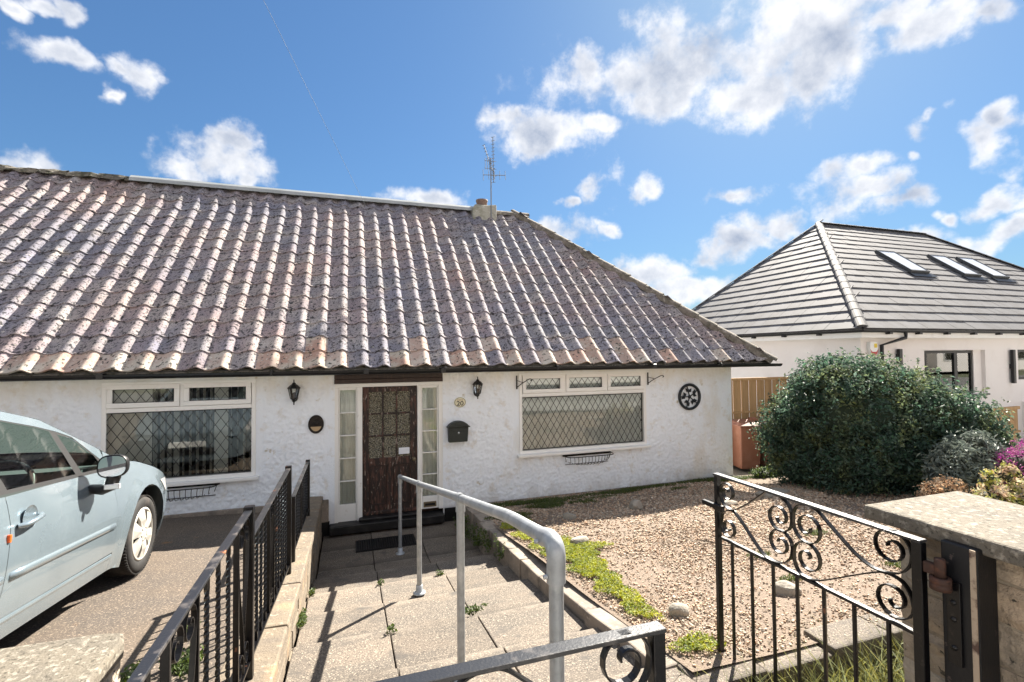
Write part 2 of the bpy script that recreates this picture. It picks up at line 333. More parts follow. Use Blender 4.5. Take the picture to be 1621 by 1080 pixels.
m_stone = mat("rock_faced_block", (.50, .395, .285), .93, [((.30, .245, .18), 6, .42, .62), ((.50, .39, .27), 16, .55, .7), ((.55, .53, .50), 28, .69, .73), ((.08, .07, .055), 24, .62, .67)], [(9, .9, .045), (40, .7, .014)], rnd=.12, hue=.01)
m_tarmac = mat("worn_tarmac", (.108, .083, .062), .92, [((.08, .066, .055), 1.1, .42, .62), ((.25, .20, .155), 85, .55, .62), ((.04, .036, .032), 70, .57, .64), ((.24, .12, .045), 2.2, .66, .74)], [(240, .6, .005)])
m_soil = mat("soil", (.09, .07, .05), .97, [((.05, .04, .03), 12, .4, .65)], [(30, .8, .02)])
m_gbed = mat("gravel_bed", (.22, .17, .13), .97, [((.16, .12, .09), 60, .45, .6)], [(70, .9, .02)])
m_peb = mat("pea_gravel", (.34, .255, .18), .85, [((.44, .345, .255), 1.2, .4, .7)], rnd=.42, hue=.014, spec=.3)
m_rock = mat("garden_rock", (.28, .25, .205), .9, [((.28, .26, .22), 9, .45, .65), ((.40, .37, .32), 30, .58, .7)], [(25, .7, .02)], rnd=.1)
m_grass = mat("grass_blades", (.075, .105, .022), .6, rnd=.35, hue=.03, trans=.3)
m_sedum = mat("yellow_green_moss", (.34, .36, .04), .7, [((.15, .20, .03), 5, .45, .65)], rnd=.3, hue=.02, trans=.3)
m_weed = mat("weed_leaf", (.085, .125, .03), .6, rnd=.3, hue=.02, trans=.3)
m_leaf = mat("shrub_leaf", (.068, .118, .085), .5, [((.17, .195, .085), 2.6, .48, .66)], rnd=.5, hue=.02, trans=.48, spec=.15)
m_twig = mat("twig", (.09, .07, .05), .9)
m_leafg = mat("grey_green_leaf", (.17, .20, .17), .6, rnd=.3, trans=.2)
m_heath = mat("pink_heather", (.40, .11, .27), .7, [((.20, .05, .16), 6, .45, .65)], rnd=.35, hue=.03, trans=.3)
m_spurge = mat("yellow_flower_heads", (.34, .36, .10), .7, [((.55, .42, .30), 9, .44, .56)], rnd=.3, hue=.02, trans=.3)
m_dried = mat("dried_flower_heads", (.50, .35, .22), .8, rnd=.35, hue=.015, trans=.3)
m_fence = mat("larch_fence_board", (.42, .27, .13), .8, [((.32, .19, .085), 5, .42, .66, (9, 9, .5)), ((.15, .08, .04), 16, .70, .74)], [(60, .3, .004, (5, 5, .3))], rnd=.12)
m_fpost = mat("weathered_fence_post", (.42, .44, .45), .85, [((.32, .33, .33), 7, .4, .7)], rnd=.05)
m_bin = mat("brown_bin_plastic", (.235, .095, .055), .55, [((.30, .14, .09), 4, .5, .75)], [(200, .1, .001)])
m_bind = mat("dark_bin_plastic", (.03, .028, .028), .5)
m_teal = mat("teal_plastic", (.06, .22, .24), .5)
m_ntile = mat("grey_flat_tile", (.13, .13, .137), .75, [((.10, .096, .097), 3, .4, .7)], [(50, .2, .004)], rnd=.09, spec=.35)
m_nridge = mat("grey_ridge_tile", (.095, .093, .095), .7, [((.075, .073, .075), 4, .4, .7)], rnd=.08)
m_anth = mat("anthracite_frame", (.010, .011, .013), .4)
m_skyglass = glass("rooflight_glass", (.97, .98, 1.0), .03, .12)
m_red = mat("red_plastic", (.42, .03, .03), .4)
m_yellow = mat("yellow_sticker", (.7, .52, .03), .5)
m_white = mat("white_plastic", (.78, .78, .76), .4)
m_paint = mat("pale_blue_metallic_paint", (.275, .345, .39), .25, [((.24, .305, .35), 3, .45, .7)], metal=.55, coat=1.0, spec=.5)
m_rubber = mat("tyre_rubber", (.016, .015, .0145), .8, [((.05, .042, .036), 9, .5, .7)], [(90, .2, .003)])
m_hub = mat("wheel_trim_silver", (.42, .40, .36), .45, metal=.15)
m_trim = mat("black_trim", (.008, .008, .009), .45)
m_seat = mat("seat_fabric", (.085, .085, .09), .9)
m_mirror = mat("mirror_glass", (.75, .78, .8), .02, metal=1)
m_orange = mat("orange_lens", (.75, .12, .02), .3)
m_lens = mat("clear_lens", (.65, .65, .65), .15, metal=.4)
m_postbox = mat("dark_green_metal", (.012, .018, .018), .45)
m_bronze = mat("cast_bronze_plaque", (.016, .012, .010), .5, [((.045, .035, .026), 14, .55, .66)], metal=.3)
m_cream = mat("cream_enamel", (.70, .66, .48), .4)
m_ink = mat("black_ink", (.02, .02, .02), .5)
m_gold = mat("tan_relief", (.42, .30, .17), .55)
m_orn = mat("dark_grey_cast_metal", (.014, .019, .024), .5)
m_mat = mat("rubber_doormat", (.006, .006, .0065), .6)
m_brass = mat("tarnished_brass", (.20, .16, .10), .45, metal=.7)
m_steel = mat("aerial_aluminium", (.22, .23, .24), .5, metal=.6)
m_clay = mat("terracotta_pot", (.20, .135, .11), .85, [((.13, .10, .09), 8, .5, .7)])
m_cement = mat("cement_chimney", (.38, .37, .32), .9, [((.22, .22, .17), 5, .45, .65), ((.50, .49, .45), 18, .56, .7)], [(30, .5, .012)])
m_paper = mat("paper_notice", (.72, .76, .82), .6)
m_earthg = mat("distant_ground", (.10, .10, .06), .95, [((.06, .08, .035), .15, .4, .6)])
m_pave = mat("pavement_tarmac", (.32, .31, .29), .9, [((.25, .24, .225), 2, .4, .7)], [(150, .4, .004)])
m_road = mat("road_tarmac", (.16, .16, .155), .9, [((.12, .12, .12), 1.5, .4, .7)], [(150, .4, .004)])
m_rtile = mat("red_roof", (.20, .10, .075), .85, [((.14, .085, .07), 2, .4, .7)])
m_hedge = mat("hedge_leaf", (.05, .085, .03), .6, rnd=.35, hue=.03, trans=.2)
m_rust = mat("rusty_hinge", (.06, .032, .024), .7, [((.12, .05, .03), 30, .5, .7)], metal=.3)
m_postpaint = mat("black_painted_timber", (.005, .005, .0065), .5, [((.06, .045, .04), 20, .66, .70), ((.30, .24, .18), 13, .73, .76)], [(80, .3, .003, (3, 3, .4))])
m_bare = mat("bare_timber_arris", (.42, .33, .24), .8, [((.10, .06, .045), 12, .5, .6)])

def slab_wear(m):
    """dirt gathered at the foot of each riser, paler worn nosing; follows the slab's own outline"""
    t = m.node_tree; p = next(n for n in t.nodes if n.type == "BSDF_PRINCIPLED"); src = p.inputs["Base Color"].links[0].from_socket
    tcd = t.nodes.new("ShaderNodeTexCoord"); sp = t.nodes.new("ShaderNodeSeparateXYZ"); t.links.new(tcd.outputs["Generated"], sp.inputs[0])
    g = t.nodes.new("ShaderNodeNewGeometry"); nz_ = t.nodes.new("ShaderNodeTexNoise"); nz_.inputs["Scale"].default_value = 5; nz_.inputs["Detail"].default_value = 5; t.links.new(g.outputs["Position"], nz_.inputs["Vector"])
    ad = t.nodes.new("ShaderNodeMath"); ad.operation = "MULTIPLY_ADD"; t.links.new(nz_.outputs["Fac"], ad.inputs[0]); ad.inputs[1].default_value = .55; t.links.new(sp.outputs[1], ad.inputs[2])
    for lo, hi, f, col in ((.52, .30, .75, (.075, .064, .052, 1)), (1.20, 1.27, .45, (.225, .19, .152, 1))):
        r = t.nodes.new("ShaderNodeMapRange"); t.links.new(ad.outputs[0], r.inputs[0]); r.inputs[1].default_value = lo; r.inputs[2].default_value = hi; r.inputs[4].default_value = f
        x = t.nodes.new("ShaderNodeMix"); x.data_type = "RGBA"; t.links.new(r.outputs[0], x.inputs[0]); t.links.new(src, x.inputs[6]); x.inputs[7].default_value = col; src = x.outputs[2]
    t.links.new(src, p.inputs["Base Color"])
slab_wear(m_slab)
def wall_dirt_tint(m):
    """splash dirt along the foot of the wall, warmer tint towards the eaves"""
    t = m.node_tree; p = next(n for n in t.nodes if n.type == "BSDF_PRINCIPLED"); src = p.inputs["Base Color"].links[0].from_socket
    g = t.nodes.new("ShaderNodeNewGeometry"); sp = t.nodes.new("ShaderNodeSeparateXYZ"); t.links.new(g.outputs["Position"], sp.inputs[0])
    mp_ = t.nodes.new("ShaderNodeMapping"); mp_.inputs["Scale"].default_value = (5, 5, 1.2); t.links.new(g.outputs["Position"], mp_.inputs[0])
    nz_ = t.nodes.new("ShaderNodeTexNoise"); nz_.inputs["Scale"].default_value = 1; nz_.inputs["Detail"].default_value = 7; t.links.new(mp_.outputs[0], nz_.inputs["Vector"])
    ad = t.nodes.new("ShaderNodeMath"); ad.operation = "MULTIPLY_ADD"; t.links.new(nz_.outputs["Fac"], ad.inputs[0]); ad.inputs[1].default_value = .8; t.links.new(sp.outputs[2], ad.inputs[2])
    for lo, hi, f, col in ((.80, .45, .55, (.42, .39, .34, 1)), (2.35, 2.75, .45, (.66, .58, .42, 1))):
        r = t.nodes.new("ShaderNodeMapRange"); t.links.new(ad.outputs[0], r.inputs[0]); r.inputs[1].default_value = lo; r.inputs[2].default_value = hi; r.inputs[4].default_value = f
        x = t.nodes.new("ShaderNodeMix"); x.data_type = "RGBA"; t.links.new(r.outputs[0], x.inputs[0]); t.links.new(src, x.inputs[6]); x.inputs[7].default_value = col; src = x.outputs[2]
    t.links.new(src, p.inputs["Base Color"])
wall_dirt_tint(m_render)

# ================================================================== THE SETTING
drive_z = lambda x, y: .45 - .11*y + .04*(-x-1.65)
gravel_z = lambda x, y: .2 + .125*max(-y, 0)
def path_pt(y): return -.2*(y+.95)
def sheet(name, x0, x1, y0, y1, fz, m, nx=24, ny=24, xs=None, ys=None):
    xs = np.linspace(x0, x1, nx) if xs is None else np.array(xs); ys = np.linspace(y0, y1, ny) if ys is None else np.array(ys)
    v = [(x, y, fz(x, y)) for y in ys for x in xs]; n = len(xs)
    f = np.array([(j*n+i, j*n+i+1, (j+1)*n+i+1, (j+1)*n+i) for j in range(len(ys)-1) for i in range(n-1)])
    return struct(ob(name, npmesh(name, np.array(v), f, m, True)))
def ground_z(x, y):
    if y > -.3: z = -.06
    elif y > -6.6: z = -.36 + .125*(-y-.3)
    else: z = .68-.03*max(-12, min(12, x))
    if x < -6.5 and y > -6.7: z = .45-.11*min(0, y)+.15 if y < .1 else .3
    return z
sheet("ground", 0, 0, 0, 0, ground_z, m_earthg, xs=[-900, -300, -100, -40, -20, -12, -8, -6, -3, -1, 0, 1, 2, 4, 6, 8, 10, 13, 17, 24, 40, 100, 300, 900],
      ys=[-900, -300, -100, -40, -20, -12, -6.6, -6.5, -5.5, -4, -2, -.3, 0, 5, 12, 24, 60, 200, 900])
sheet("pavement", -40, 60, -9.6, -6.62, lambda x, y: .94-.03*x*(abs(x) < 12)-.36*math.copysign(1, x)*(abs(x) >= 12), m_pave, 50, 3)
sheet("road", -40, 60, -16.5, -9.75, lambda x, y: .80-.03*x*(abs(x) < 12)-.36*math.copysign(1, x)*(abs(x) >= 12), m_road, 50, 3)
sheet("driveway", -7, -.64, -6.62, -.03, drive_z, m_tarmac, 12, 14)
sheet("gravel_ground", 1.72, 12.5, -5.24, -.02, lambda x, y: gravel_z(x, y) + .012*math.sin(x*3.1)*math.sin(y*2.7), m_gbed, 40, 24)
sheet("front_bed", 1.5, 12.5, -6.6, -5.22, lambda x, y: .60+.03*math.sin(x*5)*math.sin(y*6), m_soil, 40, 10)
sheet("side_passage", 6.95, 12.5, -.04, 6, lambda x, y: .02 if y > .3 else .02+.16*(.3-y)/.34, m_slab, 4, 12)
sheet("path_bed", -.6, 1.75, -6.5, -.02, lambda x, y: (path_pt(y) if y < -.95 else 0) - .13, m_soil, 4, 26)

# stepped path: each slab its own piece
path = thing("stepped_path", None, None); path["kind"] = "structure"
YS = [0.0, -.62, -1.20, -1.80, -2.43, -3.05, -3.75, -4.42, -5.06, -5.70, -6.45]
XJ = [-.385, .262, .915, 1.60]
rp = random.Random(3)
for i in range(len(YS)-1):
    ya, yb = YS[i], YS[i+1]
    if i < 3: za, zb = (0, 0) if i < 2 else (.0, .055); 
    else: za = path_pt(ya); zb = path_pt(yb)-.062
    if i == 9: zb = za + .03
    for j in range(3):
        g = .0045; x0, x1 = XJ[j]+g, XJ[j+1]-g
        if j == 2 and i >= 7: x1 = 1.86
        s = rp.uniform(-.016, .016) if i > 2 else 0
        mb = MB(); th = .075
        dz = [rp.uniform(-.005, .005) for _ in range(4)]; k = 0
        tv = []
        for (x, y, z) in ((x0, ya+s-g*.6, za), (x1, ya+s-g*.6, za), (x1, yb+s+g*.6, zb), (x0, yb+s+g*.6, zb)):
            tv.append((x, y, z+dz[k])); k += 1
        bv = [(x, y, z-th-(.06 if i > 2 and q < 2 else 0)) for q, (x, y, z) in enumerate(tv)]
        mb.add(tv+bv, [(3, 2, 1, 0), (4, 5, 6, 7), (0, 1, 5, 4), (1, 2, 6, 5), (2, 3, 7, 6), (3, 0, 4, 7)])
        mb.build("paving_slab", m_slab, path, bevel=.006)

# kerb of stones between path and gravel
kerb = thing("stone_kerb", "row of rough stone kerb blocks retaining the gravel along the right of the stepped path", "kerb")
kt = lambda y: np.interp(-y, [0, .45, 1.5, 3.2, 3.6, 4.5, 5.2], [.26, .31, .37, .545, .60, .755, .85])
y = -.03
while y > -4.95:
    l = rp.uniform(.36, .5); y1 = y-l+.012; a = rp.uniform(-.02, .02)
    mb = MB(); tv = []
    for x, yy in ((1.605+a, y), (1.80+a+rp.uniform(-.01, .02), y), (1.80+a, y1), (1.605+a, y1)): tv.append((x, yy, kt(yy)+rp.uniform(-.012, .012)))
    bv = [(p[0], p[1], -.1 if p[1] > -3 else p[2]-.4) for p in tv]
    mb.add(tv+bv, [(3, 2, 1, 0), (4, 5, 6, 7), (0, 1, 5, 4), (1, 2, 6, 5), (2, 3, 7, 6), (3, 0, 4, 7)])
    mb.build("kerb_stone", m_kerb, kerb, bevel=.012)
    y -= l
# edging slabs at the front of the garden
edge = thing("slab_edging", "line of concrete edging slabs between the gravel and the weedy bed by the open gate", "edging")
x = 1.70
while x < 9:
    l = rp.uniform(.42, .5); dz = rp.uniform(-.02, .02)
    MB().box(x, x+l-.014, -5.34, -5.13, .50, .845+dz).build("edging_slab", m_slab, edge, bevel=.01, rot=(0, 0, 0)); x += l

# side wall under the railing
lw = thing("low_side_wall", "low wall with weathered sandy coping stones under the black railing", "wall")
ct = lambda y: float(np.interp(-y, [0, 1, 3, 4.6, 6.5], [.585, .635, .745, .93, 1.06]))
y = -.03; rq = random.Random(9)
while y > -6.3:
    l = rq.uniform(.62, .95); y1 = max(y-l, -6.4)+.008; mb = MB()
    tv = [(-.665, y, ct(y)), (-.385, y, ct(y)-.012), (-.385, y1, ct(y1)-.012), (-.665, y1, ct(y1))]
    tv = [(a, b, c+rq.uniform(-.006, .006)) for a, b, c in tv]; bv = [(a, b, c-.075) for a, b, c in tv]
    mb.add(tv+bv, [(3, 2, 1, 0), (4, 5, 6, 7), (0, 1, 5, 4), (1, 2, 6, 5), (2, 3, 7, 6), (3, 0, 4, 7)])
    mb.build("coping_stone", m_wallcap, lw, bevel=.012)
    mb = MB(); n = 3; 
    for q in range(n):
        f0, f1 = q/n, (q+1)/n
        for (a, b) in ((y-.004, (y+y1)/2+.004), ((y+y1)/2-.004, y1+.004)):
            t0, t1 = ct(a)-.082, ct(b)-.082; b0, b1 = min(t0-.12, path_pt(a)-.2), min(t1-.12, path_pt(b)-.2)
            if -a < .95: b0 = -.15
            if -b < .95: b1 = -.15
            zz = lambda t, bb, f: t+(bb-t)*f
            x0, x1 = -.645, -.400+rq.uniform(-.006, .006)
            vs = [(x0, a, zz(t0, b0, f0)-.004), (x1, a, zz(t0, b0, f0)-.004), (x1, b, zz(t1, b1, f0)-.004), (x0, b, zz(t1, b1, f0)-.004),
                  (x0, a, zz(t0, b0, f1)+.004), (x1, a, zz(t0, b0, f1)+.004), (x1, b, zz(t1, b1, f1)+.004), (x0, b, zz(t1, b1, f1)+.004)]
            mb.add(vs, [(3, 2, 1, 0), (4, 5, 6, 7), (0, 1, 5, 4), (1, 2, 6, 5), (2, 3, 7, 6), (3, 0, 4, 7)])
    mb.build("wall_block", m_wallcap, lw, bevel=.006)
    y -= l

# ================================================================== THE BUNGALOW
WX1, EY, EZ = 6.90, -.33, 2.375
TH = math.atan2(3.49, 3.75); CT, ST = math.cos(TH), math.sin(TH)
RL = 5.12; XE = 7.56; XLEFT = -8.7
RY, RZ = EY+RL*CT, EZ+RL*ST
house = thing("bungalow", "white roughcast bungalow with a big lichened pantile roof and leaded windows", "house")
WINS = [(-2.99, -1.25, .90, 2.245), (2.585, 4.985, .90, 2.245)]
DX0, DX1, DZ1 = -.24, 1.335, 2.29
def hole(x, z):
    for a, b, c, d in WINS:
        if a+.02 < x < b-.02 and c+.02 < z < d-.02: return True
    return DX0 < x < DX1 and .0 < z < DZ1
# roughcast front: fine relief mesh with the openings left out
gs = .0165; xs = np.arange(-5.2, WX1+.001, gs); zs = np.arange(-.05, 2.36, gs)
XX, ZZ = np.meshgrid(xs, zs)
hgt = .24*vnoise(XX*27+40, ZZ*32, 1)+.40*vnoise(XX*50, ZZ*54, 2)+.36*vnoise(XX*85, ZZ*88, 3)
hgt = np.clip((hgt-.40)*3.2, 0, 1)
smooth_band = np.zeros_like(XX)
for a, b, c, d in WINS: smooth_band = np.maximum(smooth_band, ((XX > a-.10) & (XX < b+.10) & (ZZ > c-.02)).astype(float))
smooth_band = np.maximum(smooth_band, ((XX > DX0-.12) & (XX < DX1+.10)).astype(float))
YY = -hgt*.015*(1-.80*smooth_band)
edge_m = (XX > WX1-.02); YY[edge_m] = 0
v = np.stack([XX.ravel(), YY.ravel(), ZZ.ravel()], 1); n = len(xs)
I, J = np.meshgrid(np.arange(n-1), np.arange(len(zs)-1)); I, J = I.ravel(), J.ravel()
cxs, czs = xs[I]+gs/2, zs[J]+gs/2
keep = np.ones(len(I), bool)
for a, b, c, d in WINS: keep &= ~((cxs > a+.02) & (cxs < b-.02) & (czs > c+.02) & (czs < d-.02))
keep &= ~((cxs > DX0) & (cxs < DX1) & (czs < DZ1))
I, J = I[keep], J[keep]
f = np.stack([J*n+I, J*n+I+1, (J+1)*n+I+1, (J+1)*n+I], 1)
ob("front_wall", npmesh("front_wall", v, f, m_render, True), house)
mb = MB()
mb.box(-10, -5.2, 0, .25, -.05, 2.36)
mb.box(WX1-.25, WX1, .002, 7.1, -.2, 2.36); mb.box(-10, WX1-.25, 6.85, 7.1, -.2, 2.36); mb.box(-10, -9.75, .25, 6.85, -.2, 2.36)
mb.build("outer_wall", m_render, house)
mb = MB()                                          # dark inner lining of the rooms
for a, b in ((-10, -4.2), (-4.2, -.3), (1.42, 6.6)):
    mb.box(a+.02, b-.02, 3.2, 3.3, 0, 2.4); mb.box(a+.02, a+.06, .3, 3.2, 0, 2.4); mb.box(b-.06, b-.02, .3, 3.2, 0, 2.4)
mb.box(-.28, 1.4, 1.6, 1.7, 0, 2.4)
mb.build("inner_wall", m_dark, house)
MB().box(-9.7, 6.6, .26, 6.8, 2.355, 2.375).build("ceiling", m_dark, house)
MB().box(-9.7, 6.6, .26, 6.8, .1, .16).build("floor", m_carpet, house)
mb = MB(); mb.box(-5.2, DX0-.06, -.022, -.002, -.1, .20); mb.box(DX1+.02, 2.0, -.022, -.002, -.1, .20); mb.build("black_plinth", m_black, house)
mb = MB(); mb.box(2.0, WX1+.01, -.03, -.002, -.1, .215); mb.build("plinth", m_kerb, house, bevel=.006)
mb = MB(); mb.box(-5.2, DX0-.07, -.06, -.024, .2, .515); mb.build("drive_kerb", m_kerb, house, bevel=.008)

# windows -----------------------------------------------------------
rl_ = random.Random(12)
def lattice(x0, x1, z0, z1, y, px, pz, parent, w=.007):
    mb = MB(); sl_ = pz/px
    def clip(p, q):                                 # line through the pane, clipped to it
        (xa, za), (xb, zb) = p, q; dx, dz = xb-xa, zb-za; t0, t1 = 0., 1.
        for pp, qq in ((-dx, xa-x0), (dx, x1-xa), (-dz, za-z0), (dz, z1-za)):
            if abs(pp) < 1e-9:
                if qq < 0: return None
            else:
                r = qq/pp
                if pp < 0: t0 = max(t0, r)
                else: t1 = min(t1, r)
        return ((xa+t0*dx, za+t0*dz), (xa+t1*dx, za+t1*dz)) if t0 < t1 else None
    ext = (z1-z0)/sl_
    k = -int((ext)/px)-2
    while x0+k*px < x1+ext:
        for s in (1, -1):
            a = (x0+k*px, z0); b = (x0+k*px+s*ext, z1)
            c = clip(a, b)
            if c and (c[0][0]-c[1][0])**2+(c[0][1]-c[1][1])**2 > 1e-4:
                j0, j1 = rl_.uniform(-.0035, .0035), rl_.uniform(-.0035, .0035)
                mb.bar((c[0][0]+j0, y-(.001 if s > 0 else 0), c[0][1]), (c[1][0]+j1, y-(.001 if s > 0 else 0), c[1][1]), w, .004, (0, 1, 0))
        k += 1
    for a, b in (((x0, z0), (x1, z0)), ((x0, z1), (x1, z1)), ((x0, z0), (x0, z1)), ((x1, z0), (x1, z1))):
        mb.bar((a[0], y-.0025, a[1]), (b[0], y-.0025, b[1]), .012, .004, (0, 1, 0))
    return mb.build("lead_lattice", m_lead, parent)
def frame_mb(x0, x1, z0, z1, y0, y1, w, wb=None, mb=None):
    mb = mb or MB(); wb = wb or w
    mb.box(x0, x1, y0, y1, z1-w, z1); mb.box(x0, x1, y0, y1, z0, z0+wb)
    mb.box(x0, x0+w, y0+.0015, y1-.0015, z0+wb, z1-w); mb.box(x1-w, x1, y0+.0015, y1-.0015, z0+wb, z1-w); return mb
def window(x0, x1, z0, z1, zt, cuts, big, px, pz):
    mb = frame_mb(x0, x1, z0+.03, z1, -.022, .06, .052)
    mb.box(x0+.052, x1-.052, -.020, .058, zt-.028, zt+.028)
    e = [x0+.045]+cuts+[x1-.045]
    for c in cuts: mb.box(c-.022, c+.022, -.0205, .057, zt+.028, z1-.052)
    w = mb.build("window", m_upvc, house, bevel=.005)
    for a, b in zip(e[:-1], e[1:]):
        a2, b2 = a+.012+(.012 if a != e[0] else 0), b-.012-(.012 if b != e[-1] else 0)
        s = frame_mb(a2, b2, zt+.032, z1-.032, -.040, .03, .062).build("opening_light", m_upvc, w, bevel=.006)
        g = MB().box(a2+.06, b2-.06, -.014, -.008, zt+.032+.06, z1-.032-.06).build("pane", m_glass, w)
        lattice(a2+.062, b2-.062, zt+.094, z1-.094, -.0165, .118, .16, w, .006)
    a, b, c, d = big
    MB().box(a-.005, b+.005, .0, .006, c-.005, d+.005).build("pane", m_glass, w)
    lattice(a, b, c, d, -.0035, px, pz, w)
    MB().box(x0-.04, x1+.04, -.10, -.002, z0-.012, z0+.032).build("sill", m_upvc, w, bevel=.008)
    return w
w1 = window(*WINS[0], 1.885, [-2.12], (-2.955, -1.292, 1.0, 1.850), .128, .185)
w2 = window(*WINS[1], 1.885, [3.393, 4.180], (2.635, 4.90, 1.0, 1.842), .112, .185)
# vertical blind slats in the left room, net curtain in the right room
x = -2.93; rb = random.Random(4)
bl = MB().box(-2.95, -1.3, .09, .12, 2.16, 2.20).build("blind_rail", m_upvc, house)
base = None
k = 0
while x < -1.31:
    q_ = x+2.95
    ang = R(12+rb.uniform(-8, 14)) if q_ < .50 or 1.18 < q_ < 1.38 else (R(70+rb.uniform(-16, 10)) if q_ < .75 else R(92+rb.uniform(-12, 10)))
    if base is None:
        base = MB().box(-.043, .043, -.0008, .0008, -.62, .62).mesh("blind_slat", m_slat)
    ob("blind_slat", base, bl, loc=(x, .10, 1.53), rot=(0, 0, ang)); x += .080; k += 1
def drape(x0, x1, z0, z1, y, pitch, amp, m, name, parent):
    n = int((x1-x0)/pitch*10); xs = np.linspace(x0, x1, n); ph = 0
    yy = [y+amp*math.sin(2*PI*(a-x0)/pitch+1.2*math.sin(a*7)) for a in xs]
    v = [(a, b, z) for z in (z0, z1) for a, b in zip(xs, yy)]; f = np.array([(i, i+1, n+i+1, n+i) for i in range(n-1)])
    return ob(name, npmesh(name, np.array(v), f, m, True), parent)
drape(2.62, 4.93, .95, 2.2, .080, .13, .018, m_net, "net_curtain", house)

# front door and side lights ---------------------------------------
mb = MB(); mb.box(DX0, DX1, -.012, .10, 2.215, DZ1); mb.box(DX0, DX1, -.026, .10, 2.15, 2.213)
mb.build("lintel_board", m_brown, house, bevel=.004)
mb = MB()
zb = .20
mb.box(DX0, DX1, .0, .11, 2.095, 2.148)
for a, b in ((DX0, -.185), (.075, .148), (.948, 1.005), (1.27, DX1)): mb.box(a, b, .0015, .1085, .10 if a < .1 else zb, 2.095)
fr = mb.build("door_frame", m_paintw, house, bevel=.004)
mb = MB(); mb.box(-.30, 1.33, -.16, .10, .03, .155); mb.box(.10, 1.0, -.08, .10, .157, .20)
mb.build("door_step", mat("black_step_paint", (.008, .008, .0085), .5, [((.03, .028, .026), 9, .5, .7)]), house, bevel=.015)
def sidelight(x0, x1, z0, z1, letter):
    mb = MB(); mb.box(x0, x0+.02, .03, .085, z0, z1); mb.box(x1-.02, x1, .03, .085, z0, z1); mb.box(x0+.02, x1-.02, .0305, .0845, z1-.04, z1)
    zb_ = .40; mb.box(x0+.02, x1-.02, .0305, .0845, z0, zb_); zz = np.linspace(zb_, z1-.04, 6)
    for z in zz[1:-1]: mb.box(x0+.02, x1-.02, .032, .083, z-.008, z+.008)
    s = mb.build("side_light", m_paintw, house, bevel=.003)
    for a, b in zip(zz[:-1], zz[1:]): MB().box(x0+.02, x1-.02, .050, .054, a, b).build("pane", m_glass, s)
    drape(x0+.0, x1-.0, z0+.1, z1, .088, .075, .008, m_curt, "curtain", s)
    if letter:
        MB().box(x0+.035, x1-.035, .022, .034, .235, .315).build("letter_plate", m_brass, s, bevel=.004)
        MB().box(x0+.055, x1-.055, .018, .023, .258, .292).build("letter_flap", m_black, s, bevel=.002)
sidelight(-.184, .074, .12, 2.094, False); sidelight(1.006, 1.269, .21, 2.094, True)
# the door: stiles, rails and glazing bars, nine obscure panes, two lower panels
x0, x1, z0, z1 = .152, .944, .205, 2.09
mb = MB(); y0, y1 = .045, .09
mb.box(x0, x0+.088, y0, y1, z0, z1); mb.box(x1-.098, x1, y0, y1, z0, z1)
gx0, gx1 = x0+.088, x1-.098
mb.box(gx0, gx1, y0+.0015, y1, z1-.075, z1); mb.box(gx0, gx1, y0+.0015, y1, .92, 1.03)
mb.box(gx0, gx1, y0+.0015, y1, z0, z0+.13); mb.box((gx0+gx1)/2-.045, (gx0+gx1)/2+.045, y0+.003, y1, z0+.13, .92)
for i in (1, 2):
    x = gx0+(gx1-gx0)*i/3; mb.box(x-.013, x+.013, y0+.006, y1-.006, 1.03, z1-.075)
    z = 1.03+(z1-.075-1.03)*i/3; mb.box(gx0, gx1, y0+.0075, y1-.0075, z-.013, z+.013)
door = mb.build("front_door", m_peel, house, bevel=.003)
MB().box(x0-.002, x1+.002, .02, .05, z0-.002, z0+.05).build("weather_board", m_peel, door, bevel=.008)
for i in range(3):
    for j in range(3):
        a = gx0+(gx1-gx0)*i/3+.013*(i > 0); b = gx0+(gx1-gx0)*(i+1)/3-.013*(i < 2)
        c = 1.03+(z1-1.105)*j/3+.013*(j > 0); d = 1.03+(z1-1.105)*(j+1)/3-.013*(j < 2)
        MB().box(a-.002, b+.002, .062, .067, c-.002, d+.002).build("pane", m_obsc, door)
for a, b in ((gx0, (gx0+gx1)/2-.045), ((gx0+gx1)/2+.045, gx1)): MB().box(a-.002, b+.002, .066, .08, z0+.128, .922).build("panel", m_peel, door); frame_mb(a+.004, b-.004, z0+.134, .916, .052, .066, .016).build("panel_bead", m_brown, door, bevel=.004)
mb = MB(); Mx = Matrix.Translation((.895, .045, .985)) @ Matrix.Rotation(R(90), 4, "X")
mb.lathe([(.0, 0), (.03, 0), (.03, .006), (.012, .010), (.012, .035), (.026, .042), (.028, .056), (.018, .066), (0, .068)], 20, Mx); mb.build("door_knob", m_brass, door)
tag(MB().box(gx0+(gx1-gx0)*2/3+.03, gx1-.012, .054, .0555, 1.065, 1.16).build("notice", m_paper), "small white paper notice stuck in the lower right pane of the door", "notice")

